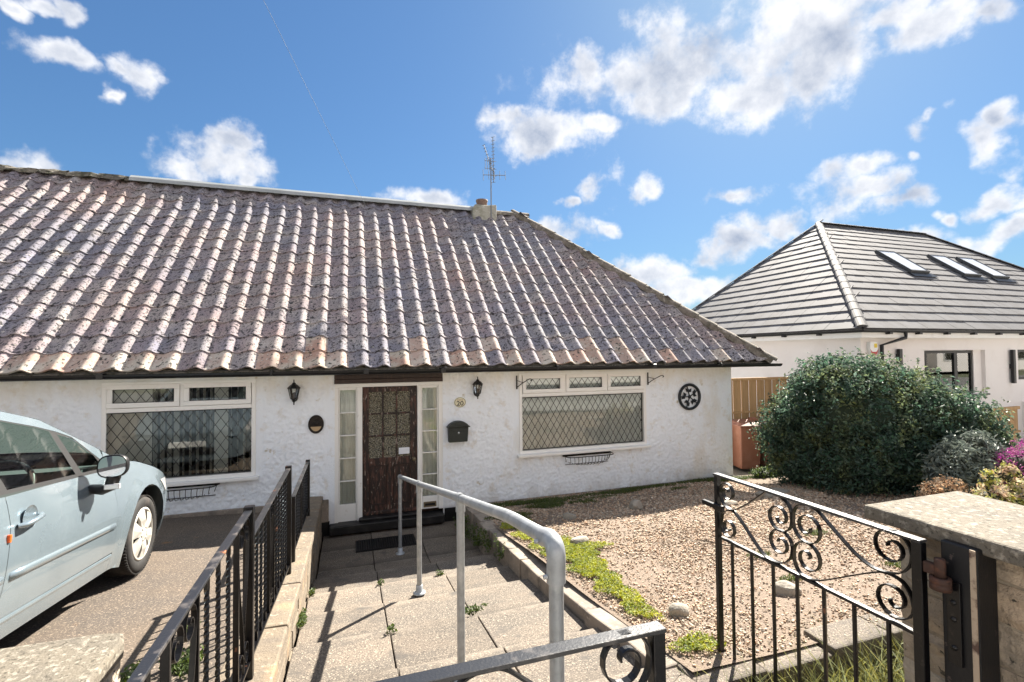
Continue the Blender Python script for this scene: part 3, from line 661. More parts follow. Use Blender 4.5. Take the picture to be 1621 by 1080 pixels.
# roof ---------------------------------------------------------------
def prof(u):                                       # pantile cross-section, u in 0..1 from left to right
    if u < .18: return .004*(1-u/.18)
    if u < .70: t = (u-.18)/.52; return .056*(t*t*(3-2*t))
    t = (u-.70)/.30; return .056*(1-t*t*(3-2*t))+.004*t
TW, GA, TL = .29, .32, .385
US = [0, .10, .24, .36, .46, .56, .64, .72, .80, .87, .93, 1.0]
def tile_mb():
    mb = MB(); n = len(US); top = []
    for yy, dz in ((0, .025), (TL*.5, .014), (TL, .003)):
        for u in US: top.append(((u-.5)*TW*1.03, yy, prof(u)+dz))
    mb.add(top, [(r*n+i, r*n+i+1, (r+1)*n+i+1, (r+1)*n+i) for r in range(2) for i in range(n-1)], 0, True)
    fr_ = [((u-.5)*TW*1.03, 0, prof(u)+dz) for dz in (.025, .004) for u in US]
    mb.add(fr_, [(i+1, i, n+i, n+i+1) for i in range(n-1)])
    mb.add([(TW*.515, 0, .023), (TW*.515, TL, .007), (TW*.515, TL, -.006), (TW*.515, 0, .008)], [(0, 3, 2, 1)])
    return mb
TM = [tile_mb().mesh("pantile", m_tile), tile_mb().mesh("pantile_lichened", m_tileL)]
def roof_frame(o, xdir, updir):                    # matrix of a slope: x along the eaves, y up the slope
    z = xdir.cross(updir); M = Matrix((xdir, updir, z)).transposed().to_4x4(); M.translation = o; return M
MF = roof_frame(Vector((0, EY, EZ)), Vector((1, 0, 0)), Vector((0, CT, ST)))
rr = random.Random(21)
slots = []
for c in range(16):
    t = c*GA
    for k in range(-30, 40):
        x = .098+k*TW
        xm = XE - t*CT
        if x-TW/2 > xm or x < XLEFT: continue
        w = MF @ Vector((x, t, 0)); d = (w-cam.location)
        vz = d.dot(fw); px = d.dot(r2)/vz*758.65 if vz > .1 else 9999
        vis = -835 < px
        slots.append((d.length if vis else 99, c, x, t, x+TW/2 > xm-GA*CT-.04))
slots.sort()
rest = MB(); tv, tf = tile_mb(), None
def cut_tile(M, me):
    bm = bmesh.new(); bm.from_mesh(me); bm.transform(M)
    nrm = Vector((1, 1, 0)).normalized(); p = Vector((XE, EY, EZ))
    bmesh.ops.bisect_plane(bm, geom=bm.verts[:]+bm.edges[:]+bm.faces[:], plane_co=p-nrm*.01, plane_no=nrm, clear_outer=True)
    bm.transform(M.inverted()); return bm
tiles_n = 0
for (d, c, x, t, cut) in slots:
    M = MF @ Matrix.Translation((x+rr.uniform(-.004, .004), t+rr.uniform(-.006, .006), rr.uniform(0, .004))) @ Euler((rr.uniform(-.010, .010), rr.uniform(-.016, .016), rr.uniform(-.015, .015))).to_matrix().to_4x4()
    me = TM[1] if (c == 0 and rr.random() < .55) or (c == 1 and rr.random() < .12) else TM[0]
    if cut:
        bm = cut_tile(M, me)
        if not bm.faces: bm.free(); continue
        me2 = bpy.data.meshes.new("pantile_cut"); bm.to_mesh(me2); bm.free(); me2.materials.clear(); me2.materials.append(me.materials[0]); me = me2
    if tiles_n < 300 and d < 90:
        o = bpy.data.objects.new("roof_tile", me); COL.objects.link(o); o.parent = house; o.matrix_local = M; tiles_n += 1
    else:
        vs = [M @ v_.co for v_ in me.vertices]
        o0 = len(rest.v); rest.v += [tuple(q) for q in vs]
        for p in me.polygons: rest.f.append(tuple(i+o0 for i in p.vertices)); rest.m.append(0); rest.sm.append(p.use_smooth)
# the right-hand hip slope (faces +X), seen only edge-on from here
MH = roof_frame(Vector((XE, EY, EZ)), Vector((0, 1, 0)), Vector((-CT, 0, ST)))
for c in range(16):
    t = c*GA
    for k in range(27):
        yy = .15+k*TW
        if yy < t*CT+.1 or yy > 7.55-t*CT: continue
        M = MH @ Matrix.Translation((yy, t, 0)); me = TM[0]; o0 = len(rest.v); rest.v += [tuple(M @ v_.co) for v_ in me.vertices]
        for p in me.polygons: rest.f.append(tuple(i+o0 for i in p.vertices)); rest.m.append(0); rest.sm.append(p.use_smooth)
tag(rest.build("roof_tile", m_tile, house), kind="stuff")
e = lambda x, y, z: (x, y, z-.02)                  # underlay below the tiles
RX = XE-(RL*CT)
yb_ = RY+RL*CT
mb = MB(); mb.add([e(-10, EY, EZ), e(XE, EY, EZ), e(RX, RY, RZ), e(-10, RY, RZ), e(XE, yb_, EZ), e(-10, yb_, EZ)], [(0, 1, 2, 3), (1, 4, 2), (4, 5, 3, 2), (0, 3, 5)])
mb.build("roof_underlay", m_mortar, house)
# hip and ridge
hp = [Vector((XE, EY, EZ)), Vector((RX, RY, RZ))]; hl = (hp[1]-hp[0]).length; hd = (hp[1]-hp[0])/hl
mbh = MB(); nn = 9
hz = Vector((0, 0, 1)) - hd*hd.z; hz.normalize(); hx = hd.cross(hz)
vs = []
for yy, k in ((0, 1.0), (.45, .86)):
    for j in range(nn):
        a = PI*j/(nn-1); vs.append((math.cos(a)*.15*k, yy, math.sin(a)*.075*k))
mbh.add(vs, [(j, j+1, nn+j+1, nn+j) for j in range(nn-1)], 0, True); mbh.add(vs[:nn], [tuple(range(nn))])
hm = mbh.mesh("hip_tile", m_moss); MHt = Matrix((hx, hd, hz)).transposed().to_4x4()
for i in range(int(hl/.41)+1):
    o = bpy.data.objects.new("hip_tile", hm); COL.objects.link(o); o.parent = house
    M = Matrix.Translation(hp[0]+hd*(i*.41-.05)+hz*(.038+rr.uniform(-.006, .006))) @ MHt @ Euler((-.02, rr.uniform(-.04, .04), rr.uniform(-.02, .02))).to_matrix().to_4x4(); o.matrix_local = M
MB().bar(hp[0]+hz*.0, hp[1]+hz*.0, .30, .085, hz).build("hip_mortar", m_moss, house)
mb = MB(); yz = [(-.16, -.055), (-.13, .02), (-.06, .075), (0, .09), (.06, .075), (.13, .02), (.16, -.055)]
vs = [(x, RY+a, RZ+.06+b) for x in (-3.95, 2.66) for a, b in yz]; mb.add(vs, [(i, i+1, 8+i, 7+i) for i in range(6)] + [tuple(range(7)), tuple(range(7, 14))[::-1]])
mb.build("ridge_capping", m_zinc, house)
mb = MB()
xx = -10.0
rm_mesh = None
while xx < -3.97:                                  # old broken mortar-bedded ridge
    l = rr.uniform(.40, .46); vs = []
    for j in range(5):
        for a, b in yz: vs.append((xx+l*j/4, RY+a*.8+rr.uniform(-.02, .02), RZ+.045+b*.75+rr.uniform(-.02, .025)))
    m2 = MB().add(vs, [(j*7+i, j*7+i+1, j*7+i+8, j*7+i+7) for j in range(4) for i in range(6)], 0, False); m2.build("ridge_tile", m_mortar, house); xx += l
xx = 3.15
while xx < RX+.1:
    l = .3; vs = [(xx+l*j, RY+a*.8+rr.uniform(-.01, .01), RZ+.03+b*.8+rr.uniform(-.01, .01)) for j in (0, 1) for a, b in yz]
    MB().add(vs, [(i, i+1, 8+i, 7+i) for i in range(6)], 0, True).build("ridge_tile", m_moss, house); xx += l
# eaves: mortar in the tile ends, soffit, fascia, gutter
mb = MB(); mb.box(-10, XE-.03, EY+.06, -.002, EZ-.064, EZ-.050); mb.box(WX1, XE-.03, .0, yb_, EZ-.064, EZ-.050); mb.build("soffit", m_upvc, house)
mb = MB(); mb.box(-10, XE-.02, EY+.02, EY+.045, EZ-.068, EZ+.01); mb.box(XE-.045, XE-.02, EY+.045, yb_, EZ-.068, EZ+.01); mb.build("fascia", m_black, house)
def gutter(p, q, name, parent, r=.055, m=m_black):
    p, q = Vector(p), Vector(q); d = (q-p).normalized(); s = Vector((d.y, -d.x, 0)); mb = MB(); vs = []
    for c in (p, q):
        for rad in (r, r-.006):
            for j in range(9):
                a = PI+PI*j/8; vs.append(c+s*math.cos(a)*rad+Vector((0, 0, 1))*math.sin(a)*rad)
    fs = [(j, j+1, 18+j+1, 18+j) for j in range(8)]+[(9+j+1, 9+j, 27+j, 27+j+1) for j in range(8)]+[(0, 9, 27, 18), (8, 26, 35, 17)]
    fs += [tuple(range(9)), tuple(range(18, 27))[::-1]]
    mb.add(vs, fs); return mb.build(name, m, parent)
gu = gutter((-10, EY-.04, EZ-.015), (XE+.16, EY-.04, EZ-.035), "gutter", house)
for gx in (-2.85, .19, 1.27, 4.9, -1.0, 3.1, 6.3):
    big = gx in (.19, 1.27, -2.85, 4.9)
    MB().box(gx-(.035 if big else .012), gx+(.035 if big else .012), EY-.10, EY+.02, EZ-.076, EZ-.004).build("gutter_bracket", m_black if gx != .19 else m_trim, gu, bevel=.006)
# chimney
ch = MB(); ch.box(2.68, 3.14, RY-.20, RY+.26, 5.5, 6.02); ch.add([(2.62, RY-.26, 5.5), (3.19, RY-.26, 5.5), (3.19, RY+.3, 5.5), (2.62, RY+.3, 5.5), (2.62, RY-.26, 5.95), (3.19, RY-.26, 6.03), (3.19, RY+.3, 6.03), (2.62, RY+.3, 5.95), ], [(3, 2, 1, 0), (4, 5, 6, 7), (0, 1, 5, 4), (1, 2, 6, 5), (2, 3, 7, 6), (3, 0, 4, 7)])
chim = ch.build("chimney", m_cement, house, bevel=.03)
MB().lathe([(.13, 0), (.125, .10), (.14, .12), (.14, .16), (.10, .16), (.09, .02)], 20, Matrix.Translation((2.90, RY, 6.02))).build("chimney_pot", m_clay, chim)

# ================================================================== THE NEIGHBOURING HOUSE
nb = thing("neighbouring_house", "white rendered house next door with grey flat-tiled hipped roof and three rooflights", "house")
NX, NY, NZ = 10.25, -.14, 3.045                     # eaves corner
AP = Vector((14.9, 4.506, 6.837)); RXR = 20.05
YB = 7.4
CX2 = RXR+4.65
mb = MB()
wx0, wy0 = 10.5, .084
# front wall with window openings
NW = [(12.54, 14.75, 1.50, 2.56), (16.05, 17.6, 1.80, 2.56)]
cutx = [wx0, 12.54, 14.75, 16.05, 17.6, CX2-.25]
for a, b, c, d in NW: mb.box(a, b, wy0, wy0+.25, -.2, c); mb.box(a, b, wy0, wy0+.25, d, 2.9)
for a, b in ((wx0, 12.54), (14.75, 16.05), (17.6, CX2-.25)): mb.box(a, b, wy0, wy0+.25, -.2, 2.9)
mb.box(wx0, wx0+.25, wy0+.25, 9, -.2, 2.9); mb.box(CX2-.5, CX2-.25, wy0+.25, 9, -.2, 2.9); mb.box(wx0+.25, CX2-.5, 8.75, 9, -.2, 2.9)
mb.build("wall", m_renderN, nb)
MB().box(16.15, 18.4, -1.0, wy0, -.2, 1.24).build("porch_wall", m_renderN, nb)
mb = MB(); mb.box(wx0+.3, CX2-.6, 3, 3.1, -.2, 2.9); mb.box(wx0+.3, CX2-.6, .4, 3, 2.8, 2.85); mb.box(wx0+.3, CX2-.6, .4, 3, -.2, -.15); mb.build("inner_wall", mat("pale_interior", (.35, .35, .34), .9), nb)
a, b, c, d = NW[0]
mb = frame_mb(a+.02, b-.30, c, d-.01, wy0+.10, wy0+.17, .06); mb.box(a+.20, a+.26, wy0+.1015, wy0+.1685, c+.06, d-.07); mb.box(b-.98, b-.86, wy0+.1015, wy0+.1685, c+.06, d-.07)
MB().box(a+.04, b-.32, wy0+.21, wy0+.22, c, d).build("reflection_backing", m_white, nb)  # white sheet added behind the panes to stand for their pale reflection
w = mb.build("window", m_anth, nb, bevel=.006)
m_nglass = glass("reflective_glass", (.75, .82, .86), .16, 1.1)
for p, q in ((a+.08, a+.20), (a+.26, b-.98), (b-.86, b-.36)): MB().box(p, q, wy0+.13, wy0+.137, c+.06, d-.07).build("pane", m_nglass, w)
MB().box(b-.30, b, wy0+.08, wy0+.2, c, d).build("window_reveal", m_renderN, nb)
MB().box(a-.03, b+.05, wy0-.05, wy0+.12, c-.035, c-.002).build("sill", m_anth, w)
a, b, c, d = NW[1]
w = frame_mb(a, b, c, d, wy0+.05, wy0+.12, .06).build("window", m_anth, nb, bevel=.006); MB().box(a+.06, b-.06, wy0+.08, wy0+.086, c+.06, d-.06).build("pane", m_nglass, w)
# roof slopes: individual flat tiles
def flat_slope(o, xd, ud, length, run, hipL, hipR, lst, gauge=.345, tw=.335):
    M = roof_frame(o, xd, ud); n = int(run/gauge)
    for c_ in range(n+1):
        t = c_*gauge; l0, l1 = hipL(t), hipR(t); x = l0-((c_ % 2)*tw/2)
        while x < l1:
            a_, b_ = max(x, l0), min(x+tw-.004, l1)
            ll = min(gauge+.05, run-t+.05)
            if b_-a_ > .03: lst.append((M, a_, b_, t, ll, min(max(0, hipL(t+ll)-a_), b_-a_-.01), min(max(0, b_-hipR(t+ll)), b_-a_-.01)))
            x += tw
ftl = []
fr_run = (AP-Vector((AP.x, NY, NZ))).length
ud = (AP-Vector((AP.x, NY, NZ))).normalized(); cth = ud.y
flat_slope(Vector((NX, NY, NZ)), Vector((1, 0, 0)), ud, CX2-NX, fr_run, lambda t: t*cth*(AP.x-NX)/(AP.y-NY), lambda t: (CX2-NX)-t*cth, ftl)
sd = (AP-Vector((NX, AP.y, NZ))); srun = sd.length; ud2 = sd.normalized()
sl_t = []
MS = roof_frame(Vector((NX, YB, NZ)), Vector((0, -1, 0)), ud2)
flat_slope(Vector((NX, YB, NZ)), Vector((0, -1, 0)), ud2, YB-NY, srun, lambda t: t/srun*(YB-AP.y), lambda t: (YB-NY)-t/srun*(AP.y-NY), sl_t)
allt = []
for (M, a_, b_, t, l, ha, hb) in ftl+sl_t:
    w_ = M @ Vector(((a_+b_)/2, t, 0)); allt.append(((w_-cam.location).length, M, a_, b_, t, l, ha, hb))
allt.sort(key=lambda q: q[0])
rest = MB()
def ftile(mb, a_, b_, l, ha, hb):                           # wedge tile: thick lip at the tail
    z0 = .036; mb.add([(a_, -.03, z0), (b_, -.03, z0), (b_-hb, l, .012), (a_+ha, l, .012), (a_, -.03, z0-.034), (b_, -.03, z0-.034), (b_-hb, l, -.01), (a_+ha, l, -.01)],
           [(0, 1, 2, 3), (1, 0, 4, 5), (2, 1, 5, 6), (0, 3, 7, 4)])
shared = {}
k = 0
for (d_, M, a_, b_, t, l, ha, hb) in allt:
    if ha+hb > b_-a_-.02: hb = max(0, b_-a_-.02-ha)
    M2 = M @ Matrix.Translation((a_, t, rr.uniform(-.002, .003)))
    key = (round(b_-a_, 3), round(l, 3), round(ha, 3), round(hb, 3))
    if k < 300:
        if key not in shared: q = MB(); ftile(q, 0, b_-a_, l, ha, hb); shared[key] = q.mesh("flat_tile", m_ntile)
        o = bpy.data.objects.new("roof_tile", shared[key]); COL.objects.link(o); o.parent = nb; o.matrix_local = M2; k += 1
    else:
        q = MB(); ftile(q, 0, b_-a_, l, ha, hb); rest.add([M2 @ Vector(v) for v in q.v], q.f)
tag(rest.build("roof_tile", m_ntile, nb), kind="stuff")
q = lambda *p: (p[0], p[1], p[2]-.02)
mb = MB(); mb.add([q(NX, NY, NZ), q(CX2, NY, NZ), q(RXR, AP.y, AP.z), q(*AP), q(NX, YB, NZ), q(CX2, 9.1, NZ)], [(0, 1, 2, 3), (0, 3, 4), (4, 3, 2, 5), (1, 5, 2)]); mb.build("roof_underlay", m_anth, nb)
def hip_tiles(p, q_, parent, m, l=.40, r=.115):
    p, q_ = Vector(p), Vector(q_); L_ = (q_-p).length; d = (q_-p)/L_; hz = Vector((0, 0, 1))-d*d.z; hz.normalize(); hx = d.cross(hz); Mt = Matrix((hx, d, hz)).transposed().to_4x4()
    mb = MB(); vs = []; n_ = 7
    for yy, kk in ((0, 1), (.05, 1), (.051, .96), (l+.03, .93)):
        for j in range(n_): a = R(14)+R(152)*j/(n_-1); vs.append((math.cos(a)*r*kk, yy, math.sin(a)*r*.62*kk))
    mb.add(vs, [(rw*n_+j, rw*n_+j+1, (rw+1)*n_+j+1, (rw+1)*n_+j) for rw in range(3) for j in range(n_-1)]); mb.add(vs[:n_], [tuple(range(n_))])
    me = mb.mesh("hip_tile", m)
    for i in range(int(L_/l)+1):
        o = bpy.data.objects.new("hip_tile", me); COL.objects.link(o); o.parent = parent; o.matrix_local = Matrix.Translation(p+d*i*l+hz*.015) @ Mt
hip_tiles((NX, NY, NZ), AP, nb, m_nridge); hip_tiles((CX2, NY, NZ), (RXR, AP.y, AP.z), nb, m_nridge); hip_tiles(AP, (RXR, AP.y, AP.z), nb, m_nridge); hip_tiles((NX, YB, NZ), AP, nb, m_nridge, r=.09)
mb = MB(); mb.box(NX+.03, CX2-.03, NY+.04, NY+.07, NZ-.20, NZ-.02); mb.box(NX+.03, NX+.06, NY+.07, YB, NZ-.20, NZ-.02); mb.build("fascia", m_upvc, nb)
mb = MB(); mb.box(NX+.06, CX2, NY+.07, wy0-.003, NZ-.19, NZ-.17); mb.box(NX+.06, wx0-.003, NY+.07, YB, NZ-.195, NZ-.175); mb.build("soffit", m_upvc, nb)
g = gutter((NX-.06, NY-.02, NZ-.03), (CX2, NY-.02, NZ-.03), "gutter", nb, .06, m_anth)
g2 = gutter((NX-.02, YB, NZ-.03), (NX-.02, NY-.06, NZ-.03), "gutter", nb, .06, m_anth)
for i in range(9): MB().box(11.0+i*.95, 11.09+i*.95, NY-.06, NY+.04, NZ-.125, NZ-.06).build("gutter_bracket", m_anth, g)
for i in range(6): MB().box(NX-.06, NX+.03, .8+i*.95, .88+i*.95, NZ-.125, NZ-.06).build("gutter_bracket", m_anth, g2)
mb = MB(); mb.tube([(11.55, NY-.02, NZ-.08), (11.55, NY-.02, NZ-.20), (11.05, wy0-.07, NZ-.36), (11.05, wy0-.07, 0)], .038, 10); mb.build("downpipe", m_anth, nb)
# rooflights
MFn = roof_frame(Vector((NX, NY, NZ)), Vector((1, 0, 0)), ud)
m_rlf = mat("grey_window_frame", (.07, .075, .08), .5)
def rl(x0, x1, y0, y1):
    mb = MB(); 
    for (a, b, c, d) in ((x0, x1, y0, y0+.06), (x0, x1, y1-.05, y1), (x0, x0+.045, y0+.06, y1-.05), (x1-.045, x1, y0+.06, y1-.05)): mb.box(a, b, c, d, .03, .116, 0, MFn)
    w = mb.build("rooflight", m_rlf, nb, bevel=.008)
    MB().box(x0+.045, x1-.045, y0+.06, y1-.05, .104, .110, 0, MFn).build("pane", m_skyglass, w)
    MB().box(x0+.045, x1-.045, y0+.06, y1-.05, .096, .100, 0, MFn).build("reflection_backing", m_white, w)  # white sheet added under the glass in place of the bright sky reflection
    MB().box(x0-.1, x1+.1, y0-.22, y0, .045, .055, 0, MFn).build("flashing", m_anth, w)
for xx in (15.17, 17.53, 18.92): rl(xx-NX, xx-NX+.80, 2.72, 3.98)
# wall fittings
ab = thing("alarm_box", "white and red alarm box with yellow sticker under the eaves of the grey-roofed house", "alarm box", (10.80, wy0, 2.60))
poly = [(-.11, .16), (.11, .16), (.13, .02), (.07, -.12), (0, -.17), (-.07, -.12), (-.13, .02)]
MX = Matrix.Rotation(R(90), 4, "X")
MB().prism(poly, .0, .08, MX).build("case", m_white, ab, bevel=.01)
MB().prism([(-.125, .0), (-.06, -.06), (.06, -.06), (.125, .0), (.07, -.118), (0, -.168), (-.07, -.118)], .0805, .083, MX).build("red_panel", m_red, ab)
MB().prism([(.0, .12), (.09, .12), (.09, .03), (.0, .03)], .0805, .083, MX).build("sticker", m_yellow, ab)
def wall_strip(x, z0, z1, lab):
    t = thing("wall_light", lab, "wall light", (x, wy0, (z0+z1)/2)); h = (z1-z0)/2
    MB().box(-.05, .05, -.10, -.03, -h, h).build("lamp_body", m_anth, t, bevel=.01); MB().box(-.03, .03, -.03, 0, -.06, .06).build("bracket", m_anth, t)
wall_strip(11.62, 2.25, 2.60, "short slim black wall light beside the black downpipe")
wall_strip(15.72, 1.72, 2.56, "tall slim black wall light right of the neighbour's window")

sheet("neighbour_drive", 12.9, 34, -6.55, .05, lambda x, y: .10+.07*max(0, -y), m_pave, 12, 8)
# house further along the street (only a corner of its brown roof shows) and a house across the road (mirrored in the windows)
def plain_house(name, label, x0, x1, y0, y1, z0, ze, zr, wm, rm, front):
    t = thing(name, label, "house"); ym = (y0+y1)/2
    mb = MB(); mb.box(x0, x1, y0, y1, z0, ze); mb.add([(x0, y0, ze), (x0, y1, ze), (x0, ym, zr)], [(0, 1, 2)]); mb.add([(x1, y0, ze), (x1, y1, ze), (x1, ym, zr)], [(2, 1, 0)]); mb.build("wall", wm, t)
    mb = MB()
    for s, ya in ((-1, y0-.35), (1, y1+.35)):
        k = (zr-ze)/(ym-y0); p = [(x0-.3, ya, ze-.35*k), (x1+.3, ya, ze-.35*k), (x1+.3, ym, zr), (x0-.3, ym, zr)]
        mb.add([(a, b, c+.02) for a, b, c in p]+[(a, b, c+.16) for a, b, c in p], [(0, 1, 2, 3), (7, 6, 5, 4), (0, 4, 5, 1), (1, 5, 6, 2), (3, 2, 6, 7), (0, 3, 7, 4)])
    mb.build("roof", rm, t)
    yf = y1+.02 if front > 0 else y0-.02
    nwin = max(2, int((x1-x0)/3.2))
    for i in range(nwin):
        xc = x0+(x1-x0)*(i+.5)/nwin
        f_ = frame_mb(xc-.8, xc+.8, z0+1.0, z0+2.2, yf-.04, yf+.04, .06).build("window", m_upvc, t); MB().box(xc-.74, xc+.74, yf-.01, yf+.0, z0+1.06, z0+2.14).build("pane", m_nglass, f_)
    return t
plain_house("far_house", "house beyond with only a brown roof corner showing past the grey roof", 34.6, 50, 13, 22, 0, 3.6, 8.0, m_renderN, m_rtile, -1)
OPP = [(-34, -22, "white two-storey house across the road, far left of the row"), (-20, -8, "white two-storey house across the road, left of the middle one"), (-6, 6, "white two-storey house across the road directly behind the viewer"), (8, 20, "white two-storey house across the road, right of the middle one"), (22, 34, "white two-storey house across the road, third from its right end"), (36, 48, "white two-storey house across the road, second from its right end"), (50, 64, "white two-storey house across the road at its right end")]
for xa, xb, lb in OPP: plain_house("opposite_house", lb, xa, xb, -30, -21, .6, 5.9, 9.0, m_renderN, m_rtile, 1)["group"] = "houses across the road"

# ================================================================== THE CAR
CA = math.atan(.11)
car = thing("parked_car", "pale blue hatchback parked nose-down on the driveway in front of the left window", "car", (-2.51, -2.56, drive_z(-2.51, -2.56)+.0), (-CA, 0, 0))
HC = [(-3.43, .74), (-3.32, .84), (-3.12, 1.12), (-2.8, 1.38), (-2.3, 1.47), (-1.9, 1.445), (-1.5, 1.415), (-1.12, 1.335), (-.67, 1.145), (-.5, 1.06), (-.30, .99), (-.12, .972), (.2, .915), (.45, .84), (.65, .75), (.80, .655), (.88, .60)]
ED = [(-3.43, .70, .68), (-3.32, .70, .76), (-3.12, .68, .98), (-2.8, .63, 1.26), (-2.3, .60, 1.36), (-1.9, .60, 1.375), (-1.49, .615, 1.358), (-1.12, .65, 1.295), (-.67, .712, 1.10), (-.5, .752, 1.015), (-.3, .79, .945), (-.12, .80, .925), (.2, .77, .845), (.45, .69, .765), (.65, .58, .675), (.80, .42, .60), (.88, .3, .56)]
def itp(tab, s, j=1): return float(np.interp(s, [q[0] for q in tab], [q[j] for q in tab]))
AR, AX, AZ = .395, 0.0, .315
WB = -2.61
def w_side(s, h):
    w = .862 - .055*max(0, (h-.55)/.35)**2 if h > .55 else .862 - .05*((.55-h)/.35)**2
    if h > .90: w = .807-.50*(h-.90)
    if .88 < h < .93: pass
    if s > 0: w -= .18*(s/.84)**3.2
    if s < -2.6: w -= .12*((-2.6-s)/.7)**2
    for cx in (AX, WB):
        r_ = math.hypot(s-cx, h-AZ); w += .016*math.exp(-((r_-AR-.01)/.07)**2)*(h < .85)
    w += .012*math.exp(-((h-.80)/.05)**2)*(s < .3)*0
    return w
def inside(p, poly):
    x, y = p; c = False; n = len(poly)
    for i in range(n):
        (x1, y1), (x2, y2) = poly[i], poly[i-1]
        if (y1 > y) != (y2 > y) and x < (x2-x1)*(y-y1)/(y2-y1)+x1: c = not c
    return c
def resample(poly, st):
    o = []
    for i, p in enumerate(poly):
        q = poly[(i+1) % len(poly)]; d = math.hypot(q[0]-p[0], q[1]-p[1]); n = max(1, int(d/st))
        for j in range(n): o.append((p[0]+(q[0]-p[0])*j/n, p[1]+(q[1]-p[1])*j/n))
    return o
def side_panel(mb, poly, side, off=0, st=.04, m=0, thick=0):
    pl = resample(poly, st); xs_ = [p[0] for p in pl]; ys_ = [p[1] for p in pl]; pts = [Vector(p) for p in pl]
    x = min(xs_)+st*.5
    while x < max(xs_):
        y = min(ys_)+st*.5
        while y < max(ys_):
            if inside((x, y), pl) and min((x-p[0])**2+(y-p[1])**2 for p in pl) > (st*.5)**2: pts.append(Vector((x, y)))
            y += st
        x += st
    n = len(pl); r_ = delaunay_2d_cdt(pts, [(i, (i+1) % n) for i in range(n)], [], 1, 1e-6)
    vs = [Vector(((w_side(p.x, p.y)+off)*side, p.x, p.y)) for p in r_[0]]
    fs = [f if side < 0 else f[::-1] for f in r_[2]]
    mb.add(vs, [tuple(f)[::-1] for f in fs] if True else fs, m, True)
arc = lambda cx, a0, a1, n=18, r=AR: [(cx+r*math.cos(R(a0+(a1-a0)*i/n)), AZ+r*math.sin(R(a0+(a1-a0)*i/n))) for i in range(n+1)]
top_edge = lambda a, b, n=14, d=0: [(a+(b-a)*i/n, itp(ED, a+(b-a)*i/n, 2)-d) for i in range(n+1)]
P_wing = arc(AX, -20, 205) + [(-.47, .175), (-.55, .18), (-.555, .30), (-.56, .60), (-.62, .90), (-.60, .985)] + top_edge(-.56, .62, 14, .004) + [(.66, .62), (.62, .5), (.60, .30), (.56, .2)]
seam = [(-1.79, .30), (-1.80, .40), (-1.775, .60), (-1.745, .75), (-1.74, .895)]
P_door = [(-.561, .60), (-.556, .305)] + seam + [(-1.3, .902), (-1.0, .905), (-.627, .905)]
P_rear = [(-1.795, .305), (-1.804, .40), (-1.779, .60), (-1.749, .75), (-1.744, .895), (-2.9, .93), (-3.1, .90), (-3.25, .70), (-3.22, .35)] + arc(WB, 150, 390-30*0-30)[::-1][0:0] + [(-3.1, .25), (-2.99, .25)] + [(p[0], p[1]) for p in arc(WB, 190, -10)] + [(-2.2, .30)]
P_sill = [(-.552, .18), (-.557, .298), (-2.2, .298), (-2.2, .18)]
wtop = [(-.64, .985), (-.85, 1.165), (-1.0, 1.21), (-1.19, 1.25), (-1.47, 1.295), (-1.9, 1.315), (-2.3, 1.30), (-2.75, 1.20)]
P_roof = top_edge(-2.85, -.585, 26, .002)[::-1] + [(-2.75, 1.20)] + wtop[::-1][1:] + [(-.60, .93)]
P_glass = [(-1.035, .925), (-1.70, .925), (-1.72, 1.29), (-1.47, 1.288), (-1.19, 1.243), (-1.06, 1.214)]
P_quart = [(-.66, .925), (-.955, .925), (-1.0, 1.19), (-.85, 1.155), (-.70, 1.02)]
P_rglass = [(-1.78, .925), (-2.7, .95), (-2.72, 1.19), (-2.3, 1.29), (-1.9, 1.305), (-1.80, 1.30)]
P_dlo = [(-.64, .902), (-2.76, .915), (-2.75, 1.20)] + wtop[::-1][1:]
back = MB(); body = {}
for nm, poly in (("front_wing", P_wing), ("front_door", P_door), ("rear_quarter", P_rear), ("sill_panel", P_sill), ("roof_side", P_roof)):
    for sd_ in (1, -1):
        mb = MB(); side_panel(mb, poly, sd_); body[nm, sd_] = mb.build(nm, m_paint, car)
